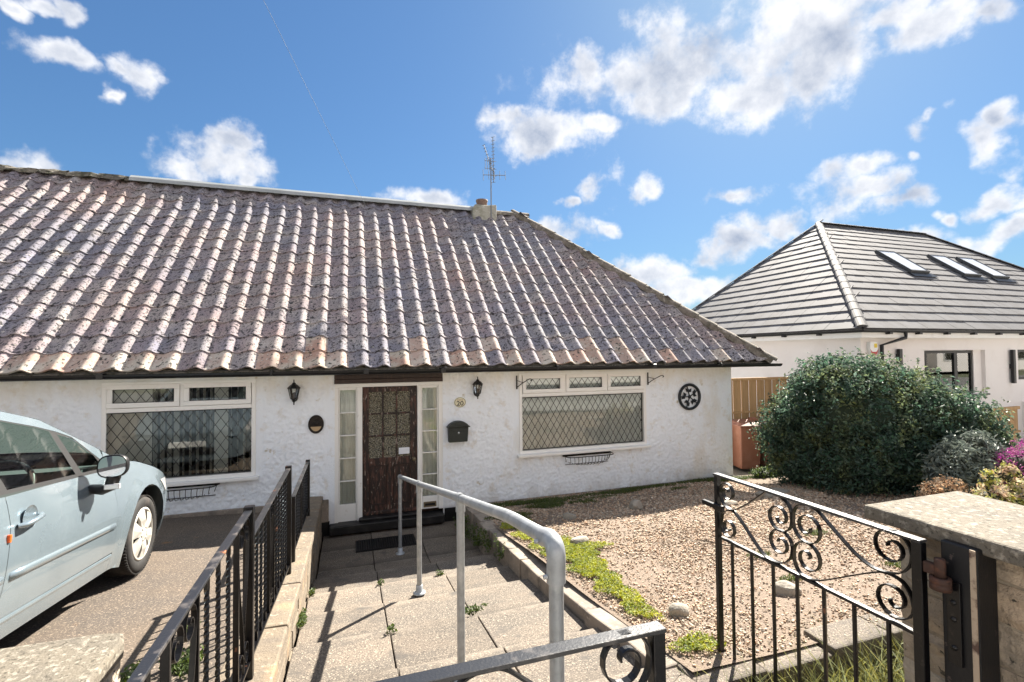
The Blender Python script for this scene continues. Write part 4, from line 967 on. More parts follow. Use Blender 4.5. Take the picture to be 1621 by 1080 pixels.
for sd_ in (1, -1):
    side_panel(back, [(-.2+.0, .9), (-.5, .72), (-.5, .2), (-2.1, .2), (-2.1, .85)], sd_, -.02, .08)
    mb = MB(); P2 = [P_dlo]; 
    for hole_ in ():
        pass
    # black window surround: strips between the panes
    for strip in ([(-.64, .900), (-.655, .926), (-1.74, .926), (-2.76, .946), (-2.76, .912)],
                  [(-.955, .9255), (-1.035, .9255), (-1.062, 1.216), (-1.0, 1.195)],
                  [(-1.70, .9255), (-1.78, .9255), (-1.80, 1.303), (-1.72, 1.293)],
                  [(-.66, .9265), (-.70, 1.021), (-.85, 1.156), (-1.0, 1.191), (-1.06, 1.2155), (-1.19, 1.244), (-1.47, 1.289), (-1.9, 1.306), (-2.3, 1.291), (-2.72, 1.191)] + [(-2.75, 1.20)] + wtop[::-1][1:]):
        side_panel(mb, strip, sd_, -.002, .03)
    mb.build("window_surround", m_trim, car)
    for nm, poly in (("side_window", P_glass), ("quarter_window", P_quart), ("side_window", P_rglass)):
        mb = MB(); side_panel(mb, poly, sd_, -.008, .06); mb.build(nm, m_carglass, car)
    # rubbing strip
    for nm_, a, b, par in (("rubbing_strip", -1.75, -.60, body["front_door", sd_]), ("rubbing_strip", -2.18, -1.815, body["rear_quarter", sd_])):
        pts = [(a+(b-a)*i/10, .50) for i in range(11)]; mb = MB(); vs = []
        for s_, h_ in pts:
            for dh, o_ in ((-.022, .000), (-.018, .009), (0, .012), (.015, .009), (.020, .0)): vs.append(((w_side(s_, h_+dh)+o_)*sd_, s_, h_+dh))
        mb.add(vs, [(i*5+j, (i+1)*5+j, (i+1)*5+j+1, i*5+j+1) if sd_ > 0 else (i*5+j, i*5+j+1, (i+1)*5+j+1, (i+1)*5+j) for i in range(10) for j in range(4)] + [(0, 1, 2, 3, 4), (54, 53, 52, 51, 50)], 0, True); mb.build(nm_, m_paint, par)
    # lower crease highlight rail on the sill
    mb = MB(); vs = []
    for i in range(17):
        s_ = -.57-1.6*i/16
        for dh, o_ in ((-.02, .0), (.0, .010), (.014, .0)): vs.append(((w_side(s_, .285+dh)+o_)*sd_, s_, .285+dh))
    mb.add(vs, [(i*3+j, i*3+j+1, (i+1)*3+j+1, (i+1)*3+j) for i in range(16) for j in range(2)], 0, True); mb.build("sill_moulding", m_paint, body["sill_panel", sd_])
    # handle
    dp = body["front_door", sd_]; wq = w_side(-1.61, .745)
    mb = MB(); M = Matrix.Translation((wq*sd_, -1.60, .76)) @ Matrix.Rotation(R(90)*sd_, 4, "Y"); mb.lathe([(0, -.002), (.05, -.001), (.062, .003), (.066, .006)], 24, M); mb.build("handle_recess", m_paint, dp)
    mb = MB(); mb.tube([((wq+.006)*sd_, -1.70, .735), ((wq+.03)*sd_, -1.685, .738), ((wq+.036)*sd_, -1.62, .748), ((wq+.032)*sd_, -1.55, .757), ((wq+.004)*sd_, -1.50, .764)], [.017, .022, .020, .017, .010], 12, flat=.7); mb.build("door_handle", m_paint, dp)
    MB().box(-.006, .010, -.008, .008, -.02, .02).build("door_edge_reflector", m_orange, dp, loc=((w_side(-1.77, .70)+.004)*sd_, -1.775, .69), bevel=.004)
back.build("inner_body", m_trim, car)
# bonnet, windscreen, roof, tail
def top_part(name, s0, s1, m, n=18, k=14, f=1.0, ins=0):
    mb = MB(); vs = []
    for i in range(n+1):
        s = s0+(s1-s0)*i/n; he = itp(ED, s, 2); hc, we = itp(HC, s), w_side(s, he)*f
        for j in range(-k, k+1):
            t = j/k; vs.append((we*t, s - (0 if f == 1 else 0), hc-(hc-he)*abs(t*f)**2.4 - ins))
    c = 2*k+1; mb.add(vs, [(i*c+j, i*c+j+1, (i+1)*c+j+1, (i+1)*c+j) for i in range(n) for j in range(2*k)], 0, True)
    return mb.build(name, m, car)
# windscreen base is bowed: bonnet reaches back to s=-.30 at the centre
top_part("bonnet", -.34, .86, m_paint); top_part("windscreen", -1.12, -.345, m_carglass, f=.93, ins=.004)
top_part("roof", -2.72, -1.125, m_paint); top_part("rear_window", -3.1, -2.725, m_carglass, n=6); top_part("tailgate", -3.43, -3.105, m_paint, n=4)
for sd_ in (1, -1):                                  # screen pillars
    mb = MB(); vs = []
    for i in range(13):
        s = -1.125+(.785)*i/12; he = itp(ED, s, 2); hc, we = itp(HC, s), w_side(s, he)
        for t in (.925, .96, 1.0): vs.append((we*t*sd_, s, hc-(hc-he)*t**2.4+.001))
    mb.add(vs, [(i*3+j, i*3+j+1, (i+1)*3+j+1, (i+1)*3+j) if sd_ > 0 else (i*3+j, (i+1)*3+j, (i+1)*3+j+1, i*3+j+1) for i in range(12) for j in range(2)], 0, True); mb.build("screen_pillar", m_paint, car)
# bumpers
def bumper(name, sgn, s_base, h0, h1, depth):
    mb = MB(); vs = []; n, k = 24, 7
    for i in range(n+1):
        a = PI*i/n; x = -math.cos(a); cx = math.copysign(abs(x)**.75, x); sy = math.sin(a)**.75
        for j in range(k+1):
            h = h0+(h1-h0)*j/k; b = 1-.06*((j/k-.45)*2)**2
            ws = w_side(s_base, h) if sgn > 0 else .80
            vs.append((cx*ws*(1 if j < k else .99), s_base+sgn*sy*depth*b, h))
    mb.add(vs, [(i*(k+1)+j, (i+1)*(k+1)+j, (i+1)*(k+1)+j+1, i*(k+1)+j+1) for i in range(n) for j in range(k)], 0, True)
    mb.add([vs[i*(k+1)+k] for i in range(n+1)]+[(vs[i*(k+1)+k][0]*.55, s_base+(vs[i*(k+1)+k][1]-s_base)*.3, h1+.004) for i in range(n+1)], [(i, i+1, n+2+i, n+1+i) for i in range(n)], 0, True)
    return mb.build(name, m_paint, car)
fbp = bumper("front_bumper", 1, .60, .20, .66, .30); rbp = bumper("rear_bumper", -1, -3.1, .25, .75, .35)
MB().box(-.38, .38, .86, .905, .30, .42).build("grille", m_trim, fbp, bevel=.02)
MB().box(-.26, .26, .885, .915, .44, .53).build("number_plate", m_white, fbp, bevel=.004)
for sd_ in (1, -1):
    mb = MB(); side_panel(mb, [(.30, .715), (.48, .60), (.70, .56), (.78, .585), (.70, .645), (.52, .715)], sd_, .004, .04); mb.build("headlight", m_lens, car)
    mb = MB(); side_panel(mb, [(-2.98, .93), (-3.10, .90), (-3.22, .74), (-3.12, .70), (-3.02, .80)], sd_, .004, .04); mb.build("rear_light", m_red, car)
    mb = MB(); side_panel(mb, [(-2.755, .947), (-3.06, .925), (-3.0, 1.06), (-2.86, 1.235), (-2.75, 1.197)], sd_, 0, .05); mb.build("rear_pillar", m_paint, car)
# wheels
def wheel(s, side, name="wheel"):
    mb = MB(); rt_, wd = .310, .195; M = Matrix.Translation((side*.745, s, rt_)) @ Matrix.Rotation(R(90)*side, 4, "Y")
    pr = [(.215, -.09), (.262, -.095), (.292, -.09), (.308, -.065), (.311, -.02), (.311, .02), (.308, .065), (.294, .088), (.265, .098), (.225, .093), (.212, .082), (.205, .05)]
    t = mb.lathe(pr, 48, M, 0, True).build(name, m_rubber, car)
    g = MB()
    for i in range(72):
        a = 2*PI*i/72
        for zz_, o_ in ((-.062, 0), (.062, .5)):
            aa = a+o_*2*PI/72; q = MB(); g.box(.306, .3145, -.008, .008, zz_-.026, zz_+.026, 0, M @ Matrix.Rotation(aa, 4, "Z"))
    g.build("tread_block", m_rubber, t); 
    h = MB(); n = 6
    h.lathe([(.212, .080), (.214, .088), (.198, .094), (.190, .086), (.188, .075)], 48, M)
    h.lathe([(.0, .105), (.045, .103), (.066, .096), (.072, .08)], 32, M)
    for i in range(n):
        a = 2*PI*i/n+.2; q = M @ Matrix.Rotation(a, 4, "Z")
        pts = [(.055, -.036), (.12, -.046), (.195, -.078), (.195, .078), (.12, .046), (.055, .036)]
        zt = [.098, .104, .088]; vs = []
        for (x_, y_) in pts: vs.append(q @ Vector((x_, y_, np.interp(x_, [.055, .12, .195], zt)-(.006 if abs(y_) > .04 else 0))))
        c0, c1, c2 = [q @ Vector((x_, 0, z_)) for x_, z_ in ((.055, .103), (.12, .112), (.195, .094))]
        vs += [c0, c1, c2]
        b = [v_ - (q.to_3x3() @ Vector((0, 0, .022))) for v_ in vs[:6]]
        h.add(vs+b, [(0, 1, 7, 6), (1, 2, 8, 7), (6, 7, 4, 5), (7, 8, 3, 4), (0, 9, 10, 1), (1, 10, 11, 2), (5, 4, 13, 14), (4, 3, 12, 13)], 0, False)
        h.lathe([(0, .0), (.010, 0), (.010, .006), (0, .007)], 8, q @ Matrix.Rotation(R(30), 4, "Z") @ Matrix.Translation((.052, 0, .098)))
    h.build("wheel_trim", m_hub, t)
    MB().lathe([(0, .03), (.20, .03), (.205, .05)], 32, M).build("brake_dish", m_trim, t)
for s_, sd_ in ((0, 1), (0, -1), (WB, 1), (WB, -1)): wheel(s_, sd_)
for cx in (AX, WB):
    for sd_ in (1, -1):
        mb = MB(); vs = [(x_*sd_, cx+(AR+.004)*math.cos(R(-25+230*i/20)), AZ+(AR+.004)*math.sin(R(-25+230*i/20))) for x_ in (.50, .755) for i in range(21)]
        mb.add(vs, [(i, i+1, 22+i, 21+i) for i in range(20)], 0, True); mb.add(vs[:21], [tuple(range(21))])
        mb.build("wheel_arch_liner", m_trim, car)
MB().box(-.74, .74, -3.0, .62, .17, .22).build("underside", m_trim, car)
# cabin: dashboard, floor, seats, steering wheel
mb = MB(); mb.box(-.72, .72, -2.7, -.4, .22, .30); mb.box(-.70, .70, -.75, -.38, .30, .93); mb.box(-.74, -.70, -2.7, -.4, .3, .90); mb.box(.70, .74, -2.7, -.4, .3, .90); mb.build("cabin_tub", m_seat, car)
for x_, s_ in ((.36, -1.45), (-.36, -1.45), (.36, -2.25), (-.36, -2.25)):
    mb = MB(); mb.box(-.24, .24, -.24, .26, .30, .52); M = Matrix.Translation((0, -.25, .5)) @ Matrix.Rotation(R(18), 4, "X"); mb.box(-.24, .24, -.07, .07, 0, .62, 0, M); mb.box(-.13, .13, -.05, .05, .66, .86, 0, M)
    mb.build("seat", m_seat, car, bevel=.04, loc=(x_, s_, 0))
mb = MB(); Mt = Matrix.Translation((.36, -.98, .86)) @ Matrix.Rotation(R(62), 4, "X")
mb.tube([Mt @ Vector((.18*math.cos(2*PI*i/28), .18*math.sin(2*PI*i/28), 0)) for i in range(29)], .016, 8); mb.bar(Mt @ Vector((-.17, 0, 0)), Mt @ Vector((.17, 0, 0)), .05, .02); mb.build("steering_wheel", m_trim, car)
# mirrors
for sd_ in (1, -1):
    c = Vector((.955*sd_, -.955, .955)); mb = MB(); n, k = 20, 8; vs = []
    sh_ = lambda a: (.088*math.copysign(abs(math.cos(a))**.7, math.cos(a))*sd_, .078*math.copysign(abs(math.sin(a))**.75, math.sin(a)))
    for j, (dy, sc) in enumerate(((0, .96), (.008, 1.0), (.03, 1.0), (.06, .93), (.085, .78), (.10, .5), (.105, .15))):
        for i in range(n): a, b = sh_(2*PI*i/n); vs.append(c+Vector((a*sc, dy, b*sc)))
    mb.add(vs, [(j*n+i, j*n+(i+1) % n, (j+1)*n+(i+1) % n, (j+1)*n+i) for j in range(6) for i in range(n)], 0, True)
    mm_ = mb.build("door_mirror", m_trim, car)
    mb = MB(); vs = [c+Vector((sh_(2*PI*i/n)[0]*.90, .004, sh_(2*PI*i/n)[1]*.88)) for i in range(n)]; mb.add(vs, [tuple(range(n)) if sd_ < 0 else tuple(range(n))[::-1]]); mb.build("mirror_glass", m_mirror, mm_)
    mb = MB(); mb.tube([c+Vector((.0*sd_, .04, -.07)), c+Vector((-.015*sd_, .04, -.135)), c+Vector((-.06*sd_, .045, -.155)), c+Vector((-.16*sd_, .05, -.14))], [.052, .05, .045, .035], 12, flat=.8); mb.build("mirror_arm", m_trim, mm_)
    MB().box(-.045, .045, -.004, .02, -.018, .018).build("mirror_repeater", m_lens, mm_, bevel=.006, loc=tuple(c+Vector((.01*sd_, -.008, -.135))))

# ================================================================== IRONWORK
# black railing on the side wall: three stepped panels
rail = thing("black_railing", "black wrought iron railing with twisted bars stepping down the low side wall", "railing")
XR = -.505
def twisted(y, z0, z1, parent):
    mb = MB(); n = max(8, int((z1-z0)/.016)); vs = []; s = .0068
    for i in range(n+1):
        z = z0+(z1-z0)*i/n; fr_ = min(1, max(0, (z-z0-.05)/(z1-z0-.10))); a = fr_*(z1-z0)*42
        for j in range(4): b = a+PI/4+j*PI/2; vs.append((XR+math.cos(b)*s*1.5, y+math.sin(b)*s*1.5*(.55 if False else 1), z))
    mb.add(vs, [(i*4+j, i*4+(j+1) % 4, (i+1)*4+(j+1) % 4, (i+1)*4+j) for i in range(n) for j in range(4)]); mb.build("twisted_bar", m_iron, parent)
def spiral(c, r0, r1, a0, sweep, n=26):
    return [(c[0]+(r0+(r1-r0)*(i/n)**1.6)*math.cos(R(a0+sweep*i/n)), c[1]+(r0+(r1-r0)*(i/n)**1.6)*math.sin(R(a0+sweep*i/n))) for i in range(n+1)]
def panel(y0, y1, zt, basef, posts, tw, fl, orn_):
    """y0 (far, nearer the house) .. y1 (near)"""
    mb = MB(); mb.box(XR-.018, XR+.018, y1, y0, zt-.012, zt); mb.build("top_rail", m_ironrail, rail, bevel=.003)
    zb_ = lambda y: basef(y)+.07
    mb = MB(); mb.bar((XR, y0, zb_(y0)), (XR, y1, zb_(y1)), .03, .012); mb.build("bottom_rail", m_iron, rail)
    for y in tw: twisted(y, zb_(y)+.006, zt-.013, rail)
    for y in fl: MB().box(XR-.012, XR+.012, y-.006, y+.006, zb_(y)+.006, zt-.013).build("flat_bar", m_iron, rail)
    for a, b in orn_:                                # scrolled ornament between a pair of bars
        yc = (a+b)/2; h = abs(b-a)/2-.008; zc = zt-.013; zl = zb_(yc)+.01; mbs = MB()
        for s in (1, -1):
            p = [(yc+s*.004, zl), (yc+s*.008, zl+.25*(zc-zl)), (yc+s*h*.75, zl+.62*(zc-zl)), (yc+s*h*.96, zc-.09)]
            cr = catmull([(XR, q[0], q[1]) for q in p], 6) + [Vector((XR, q[0], q[1])) for q in spiral((yc+s*h*.48, zc-.07), h*.48, .008, 0 if s > 0 else 180, 500*s)]
            mbs.ribbon(cr, (1, 0, 0), .018, .004)
            mbs.ribbon([Vector((XR, q[0], q[1])) for q in spiral((yc+s*h*.5, zl+.06), h*.48, .008, 180 if s > 0 else 0, -470*s)], (1, 0, 0), .018, .004)
        mbs.build("scroll", m_iron, rail)
    for yy, zt2 in posts:
        MB().box(XR-.024, XR+.024, yy-.022, yy+.022, basef(yy)-.02, zt2).build("post", m_iron, rail, bevel=.003)
panel(-4.60, -6.32, 1.772, ct, [(-4.585, 1.786), (-6.34, 1.786)], [-5.024, -5.19, -5.35, -5.90, -6.03, -6.17], [-4.87, -5.483, -5.76], [(-4.60, -4.87), (-5.483, -5.76)])
panel(-2.97, -4.55, 1.622, ct, [(-2.95, 1.638)], [-3.12, -3.25, -3.37, -3.51, -3.64, -4.09, -4.23, -4.365, -4.48], [-3.79, -3.975], [(-3.79, -3.975)])
panel(-1.08, -2.62, 1.288, ct, [(-1.06, 1.30), (-2.65, 1.30)], [-1.20, -1.33, -1.46, -1.59, -2.05, -2.18, -2.31, -2.46], [-1.72, -1.92], [(-1.72, -1.92)])

# scrolled garden gate leaf, drawn in its own plane: v from the free end (0) to the hinge (1.07), z up
def gate(name, label, cat, origin, ang, zb_, ext=0):
    t = thing(name, label, cat, origin, (0, 0, ang))
    ZT, ZM = 1.858, 1.505; W_ = 1.075
    MB().box(-.004, W_, -.021, .021, ZT-.012, ZT).build("top_rail", m_ironrail, t, bevel=.003)
    MB().box(.036, W_-.036, -.012, .012, ZM-.014, ZM).build("middle_rail", m_iron, t, bevel=.002)
    MB().box(.036, W_-.036, -.012, .012, zb_+.05, zb_+.064).build("bottom_rail", m_iron, t, bevel=.002)
    for a, w_ in ((0, .024), (W_-.036, .036)): MB().box(a, a+w_, -.016, .016, zb_, ZT-.012).build("stile", m_iron, t, bevel=.003)
    for i in range(7):
        v = .117+i*.1375; MB().box(v-.0068, v+.0068, -.0068, .0068, zb_+.064, ZM-.014).build("bar", m_iron, t, bevel=.002)
    C = lambda pts: [(q.x, q.y) for q in catmull([(a, b, 0) for a, b in pts], 7)]
    curves = [C([(.357, 1.844), (.284, 1.784), (.203, 1.724), (.122, 1.680), (.060, 1.697), (.034, 1.745), (.036, 1.768)]) + spiral((.088, 1.768), .052, .011, 180, -520),
        spiral((.092, 1.572), .054, .011, 180, 520)[::-1] + C([(.038, 1.585), (.055, 1.645), (.122, 1.676), (.178, 1.648), (.257, 1.579), (.331, 1.521), (.389, 1.508), (.452, 1.520), (.497, 1.563), (.509, 1.613)]) + spiral((.440, 1.613), .069, .013, 0, 520),
        C([(.449, 1.844), (.488, 1.822), (.507, 1.785), (.508, 1.745)]) + spiral((.438, 1.740), .070, .013, 0, -530),
        spiral((.592, 1.742), .076, .013, 180, 540)[::-1] + C([(.516, 1.745), (.522, 1.795), (.548, 1.832), (.60, 1.846), (.645, 1.836), (.692, 1.801), (.759, 1.749), (.821, 1.706), (.881, 1.682), (.938, 1.682), (.993, 1.702), (1.026, 1.743), (1.035, 1.785)]) + spiral((.962, 1.788), .073, .013, 0, 530),
        spiral((.590, 1.600), .074, .013, 180, -530)[::-1] + C([(.516, 1.605), (.520, 1.555), (.545, 1.515), (.585, 1.508), (.617, 1.511), (.674, 1.535), (.792, 1.605), (.898, 1.665), (.945, 1.680), (.995, 1.672), (1.026, 1.635), (1.036, 1.59)]) + spiral((.965, 1.588), .071, .013, 0, -530)]
    for c in curves:
        MB().ribbon([(a, 0, b) for a, b in c], (0, 1, 0), .020, .0055).build("scroll", m_iron, t)
    return t
g1 = gate("garden_gate", "black scrolled iron gate leaf standing open beside the stone pillar", "gate", (2.02, -5.098, 0), R(-90), .58)
g2 = gate("garden_gate", "black scrolled iron gate leaf standing closed across the bottom edge of the view", "gate", (-.309, -6.32, 0), 0, 1.02)
MB().box(-.07, .03, -.045, -.022, 1.665, 1.69).build("latch", m_iron, g1, bevel=.003)
MB().box(.024, .09, -.045, -.022, 1.66, 1.695).build("latch_plate", m_iron, g1, bevel=.003)
MB().box(1.075, 1.135, -.012, .012, 1.745, 1.785).build("hinge_eye", m_rust, g1, bevel=.004)
mb = MB(); mb.lathe([(0, 1.72), (.017, 1.72), (.017, 1.806), (.015, 1.81), (0, 1.81)], 16, Matrix.Translation((1.125, 0, 0))); mb.build("hinge_pin", m_rust, g1)
mb = MB(); mb.lathe([(.020, 1.70), (.032, 1.70), (.032, 1.72), (.030, 1.722), (.032, 1.724), (.032, 1.744), (.020, 1.744)], 16, Matrix.Translation((1.125, 0, 0))); mb.build("hinge_washer", m_rust, g1)
# gate post bolted to the pillar
gp = thing("gate_post", "black painted timber gate post with peeling edge and iron strap hinge on the pillar", "gate post")
MB().box(2.055, 2.165, -6.315, -6.205, .7, 1.868).build("post", m_postpaint, gp, bevel=.006)
mb = MB(); mb.box(2.050, 2.0545, -6.312, -6.296, .7, 1.865); mb.build("bare_arris", m_bare, gp)
MB().box(2.044, 2.0545, -6.268, -6.225, 1.44, 1.735).build("strap", m_iron, gp, bevel=.002)
for z in (1.66, 1.60, 1.50): MB().lathe([(0, .006), (.008, .005), (.010, 0)], 10, Matrix.Translation((2.044, -6.246, z)) @ Matrix.Rotation(R(-90), 4, "Y")).build("bolt", m_iron, gp)

# stone gate pillar
pil = thing("gate_pillar", "rock-faced stone gate pillar with a thick flat weathered cap", "pillar")
rq = random.Random(31)
def block(x0, x1, y0, y1, z0, z1, parent, name, m, seed):
    nx, ny, nz = max(2, int((x1-x0)/.05)), max(2, int((y1-y0)/.05)), max(2, int((z1-z0)/.05))
    bm = bmesh.new(); bmesh.ops.create_cube(bm, size=1); bmesh.ops.subdivide_edges(bm, edges=bm.edges[:], cuts=3, use_grid_fill=True)
    rs = random.Random(seed)
    for v_ in bm.verts:
        e_ = max(abs(v_.co.x), abs(v_.co.y), abs(v_.co.z)); k_ = sum(abs(abs(c)-.5) < 1e-4 for c in v_.co)
        p = Vector((x0+(v_.co.x+.5)*(x1-x0), y0+(v_.co.y+.5)*(y1-y0), z0+(v_.co.z+.5)*(z1-z0)))
        if k_ == 1: p += v_.co.normalized()*rs.uniform(.0, .022)
        else: p += Vector((rs.uniform(-.004, .004), rs.uniform(-.004, .004), rs.uniform(-.004, .004)))
        v_.co = p
    me = bpy.data.meshes.new(name); bm.to_mesh(me); bm.free(); me.materials.append(m); ob(name, me, parent, bevel=0)
z = .56; row = 0; sd_n = 0
while z < 1.80:
    h = min(.148, 1.842-z); y = -5.985
    first = .22 if row % 2 else .40
    while y > -7.15:
        l = first; first = .40; y1 = max(y-l, -7.2)
        block(2.175, 2.40, y1+.006, y-.006, z+.006, z+h-.006, pil, "stone_block", m_stone, sd_n); block(2.412, 2.62, y1+.006, y-.006, z+.006, z+h-.006, pil, "stone_block", m_stone, sd_n+500); sd_n += 1; y = y1
    z += h; row += 1
MB().box(2.178, 2.60, -7.18, -5.99, .56, 1.84).build("mortar_core", mat("sandy_mortar", (.36, .30, .22), .95, [((.24, .20, .15), 15, .45, .65)], [(40, .6, .01)]), pil)
mb = MB(); bm = None
mb.box(2.085, 2.70, -7.3, -5.905, 1.846, 1.905); mb.build("pillar_cap", m_cap, pil, bevel=.010)
# second pillar, only its cap shows in the bottom left corner
p2 = thing("low_stone_wall", "low wall end topped by a rough pale stone slab in the near left corner", "wall")
zc = 1.42
yb = onc = -4.93
poly = [(-2.6, -4.90), (-1.0, -4.93), (-.90, -4.955), (-.875, -5.03), (-.885, -5.9), (-2.6, -5.9)]
MB().prism(poly, zc-.075, zc).build("capstone", m_cap, p2, bevel=.014)
for r_ in range(3):
    for k in range(4): block(-2.56+.42*k+(.0), -2.56+.42*k+.405, -5.85, -5.0, .98+r_*.122, 1.095+r_*.122, p2, "stone_block", m_stone, 900+r_*9+k)

# ================================================================== HANDRAIL
hr = thing("handrail", "galvanised steel tube handrail on four posts down the middle of the steps", "handrail")
HX, HR = .594, .0242
pp = [(-1.0, 0, .985), (-2.86, .36, 1.362), (-4.66, .712, 1.735), (-6.03, .97, 1.985)]
for i, (y, z0, z1) in enumerate(pp):
    MB().tube([(HX, y, z0), (HX, y, z1-(.06 if i == 3 else .012))], HR*(.94), 16).build("post", m_galv, hr)
    MB().lathe([(.058, 0), (.058, .007), (.045, .013), (.032, .022), (.031, .075), (.026, .078)], 20, Matrix.Translation((HX, y, z0))).build("base_flange", m_galv, hr)
    if i in (1, 2): 
        mb = MB(); mb.tube([(HX, y+.04, z1-.008), (HX, y-.04, z1+.008)], HR*1.22, 16); mb.tube([(HX, y, z1), (HX, y, z1-.075)], HR*1.16, 16); mb.build("tee_fitting", m_galv, hr)
mb = MB(); mb.tube([(HX, -1.0+.03, .985-.006), (HX, -1.04, .994)], HR*1.2, 16); mb.tube([(HX, -1, .985), (HX, -1, .90)], HR*1.16, 16); mb.build("end_fitting", m_galv, hr)
rp_ = [(HX, -1.0, .985), (HX, -2.86, 1.362), (HX, -4.66, 1.735), (HX, -5.10, 1.822)] + [tuple(q) for q in catmull([(HX, -5.30, 1.862), (HX, -5.48, 1.90), (HX, -5.62, 1.925), (HX, -5.80, 1.95), (HX, -5.97, 1.975)], 4)]
MB().tube(rp_, HR, 18).build("top_rail", m_galv, hr)
el_ = [Vector((HX, -5.93, 1.967)), Vector((HX, -5.985, 1.978)), Vector((HX, -6.018, 1.972)), Vector((HX, -6.032, 1.945)), Vector((HX, -6.03, 1.90)), Vector((HX, -6.03, 1.865))]
mb = MB(); mb.tube([tuple(q) for q in catmull(el_, 5)], HR*1.22, 18)
for p, d in (((HX-.03, -5.955, 1.965), "Y"), ((HX-.03, -6.03, 1.885), "Y")): mb.lathe([(0, .012), (.007, .011), (.008, 0)], 8, Matrix.Translation(p) @ Matrix.Rotation(R(-90), 4, "Y"))
mb.build("elbow_fitting", m_galv, hr)
dm = MB(); dm.box(.05, .835, -.79, -.40, .002, .010)
for i in range(26): dm.box(.055+i*.030, .073+i*.030, -.785, -.405, .0105, .020)
for j in range(12): dm.box(.053, .832, -.782+j*.033, -.770+j*.033, .0102, .017)
tag(dm.build("doormat", m_mat, None), "black ribbed rubber doormat lying on the landing before the front door", "doormat")

# ================================================================== THINGS ON THE FRONT WALL
def lantern(x, z, name, label):
    t = thing("wall_lantern", label, "lantern", (x, -.012, z), group="wall lanterns either side of the door")
    MB().lathe([(0, .0), (.045, .0), (.045, .012), (.02, .022), (0, .024)], 16, Matrix.Translation((0, .008, -.07)) @ Matrix.Rotation(R(90), 4, "X") @ Matrix.Diagonal((1, 1.5, 1, 1))).build("back_plate", m_black, t)
    MB().tube(catmull([(0, -.01, -.10), (0, -.05, -.14), (0, -.085, -.125), (0, -.095, -.09)], 5), .008, 8).build("arm", m_black, t)
    c = Vector((0, -.095, 0)); mb = MB(); T = Matrix.Translation(c)
    mb.lathe([(0, -.175), (.008, -.17), (.008, -.135), (.022, -.125), (.03, -.10), (.044, -.09), (.046, -.08), (0, -.08)], 6, T, 0, False)
    mb.lathe([(.088, .055), (.082, .066), (.05, .10), (.028, .115), (.022, .13), (.008, .14), (.008, .165), (.003, .18), (0, .185)], 6, T, 0, False); mb.lathe([(.088, .055), (0, .052)], 6, T, 0, False)
    for i in range(6):
        a = 2*PI*i/6; mb.bar(c+Vector((.044*math.cos(a), .044*math.sin(a), -.085)), c+Vector((.073*math.cos(a), .073*math.sin(a), .056)), .009, .009)
    mb.build("lantern_frame", m_black, t)
    MB().lathe([(.040, -.08), (.068, .053)], 6, T, 0, False).build("lantern_glass", m_glass, t)
    return t
lantern(-.762, 2.055, "wall_lantern", "black coach lantern on the wall between the left window and the door")
lantern(1.868, 2.035, "wall_lantern", "black coach lantern on the wall right of the door above the letterbox")
# oval bronze plaque with a dark cast relief
pq = thing("oval_plaque", "dark oval cast plaque on the wall left of the door", "plaque", (-.482, -.012, 1.588))
E_ = lambda a, b, y0, y1, n=28: (MB().prism([(a*math.cos(2*PI*i/n), b*math.sin(2*PI*i/n)) for i in range(n)], y0, y1, MX))
E_(.104, .132, 0, .016).build("plate", m_bronze, pq, bevel=.004)
mb = MB(); n = 32; vs = []
for r_, d in ((1.0, .016), (.97, .026), (.86, .026), (.82, .016)):
    for i in range(n): vs.append((.104*r_*math.cos(2*PI*i/n), -d, .132*r_*math.sin(2*PI*i/n)))
mb.add(vs, [(j*n+i, j*n+(i+1) % n, (j+1)*n+(i+1) % n, (j+1)*n+i) for j in range(3) for i in range(n)], 0, True); mb.build("rim", m_bronze, pq)
mb = MB(); mb.prism([(.075*math.cos(R(200+i*14)), .098*math.sin(R(200+i*14))) for i in range(11)], .016, .021, MX); mb.build("lower_relief", m_gold, pq)
mb = MB()
for a, b, r_ in ((0, .01, .036), (-.045, .005, .018), (.045, .01, .016), (0, .065, .016), (-.03, .05, .012), (.032, .052, .012)): mb.lathe([(r_, 0), (r_*.8, .008), (0, .012)], 12, Matrix.Translation((a, -.016, b)) @ Matrix.Rotation(R(90), 4, "X"))
mb.build("raised_relief", m_bronze, pq)
# oval house number
hn = thing("house_number", "small oval cream house number plate reading 20", "number plate", (1.605, -.012, 1.815))
E_(.094, .080, 0, .008).build("plate", m_cream, hn, bevel=.002)
mb = MB(); vs = []
for r_, d in ((.93, .0084), (.86, .0084)):
    for i in range(n): vs.append((.094*r_*math.cos(2*PI*i/n), -d, .080*r_*math.sin(2*PI*i/n)))
mb.add(vs, [(i, (i+1) % n, n+(i+1) % n, n+i) for i in range(n)]); mb.build("border", m_ink, hn)
def text(s, size, loc, m, name, parent, bold=.0, sx=1):
    c = bpy.data.curves.new(name, "FONT"); c.body = s; c.size = size; c.align_x = "CENTER"; c.align_y = "CENTER"; c.extrude = .0006; c.offset = bold
    o = bpy.data.objects.new(name, c); COL.objects.link(o); o.rotation_euler = (R(90), 0, 0); o.location = loc; o.scale = (sx, 1, 1); c.materials.append(m)
    dg = bpy.context.evaluated_depsgraph_get(); dg.update(); me = bpy.data.meshes.new_from_object(o.evaluated_get(dg)); bpy.data.objects.remove(o)
    k = ob(name, me, parent, loc=loc, rot=(R(90), 0, 0)); k.scale = (sx, 1, 1); return k
text("20", .098, (0, -.0090, -.020), m_ink, "number", hn, .0016, 1.15)
mb = MB()
for a in (-.036, -.012, .012, .036): mb.lathe([(.010, 0), (0, .004)], 8, Matrix.Translation((a, -.0085, .038-.12*abs(a)*.5)) @ Matrix.Rotation(R(90), 4, "X"))
mb.build("flower_motif", m_gold, hn)
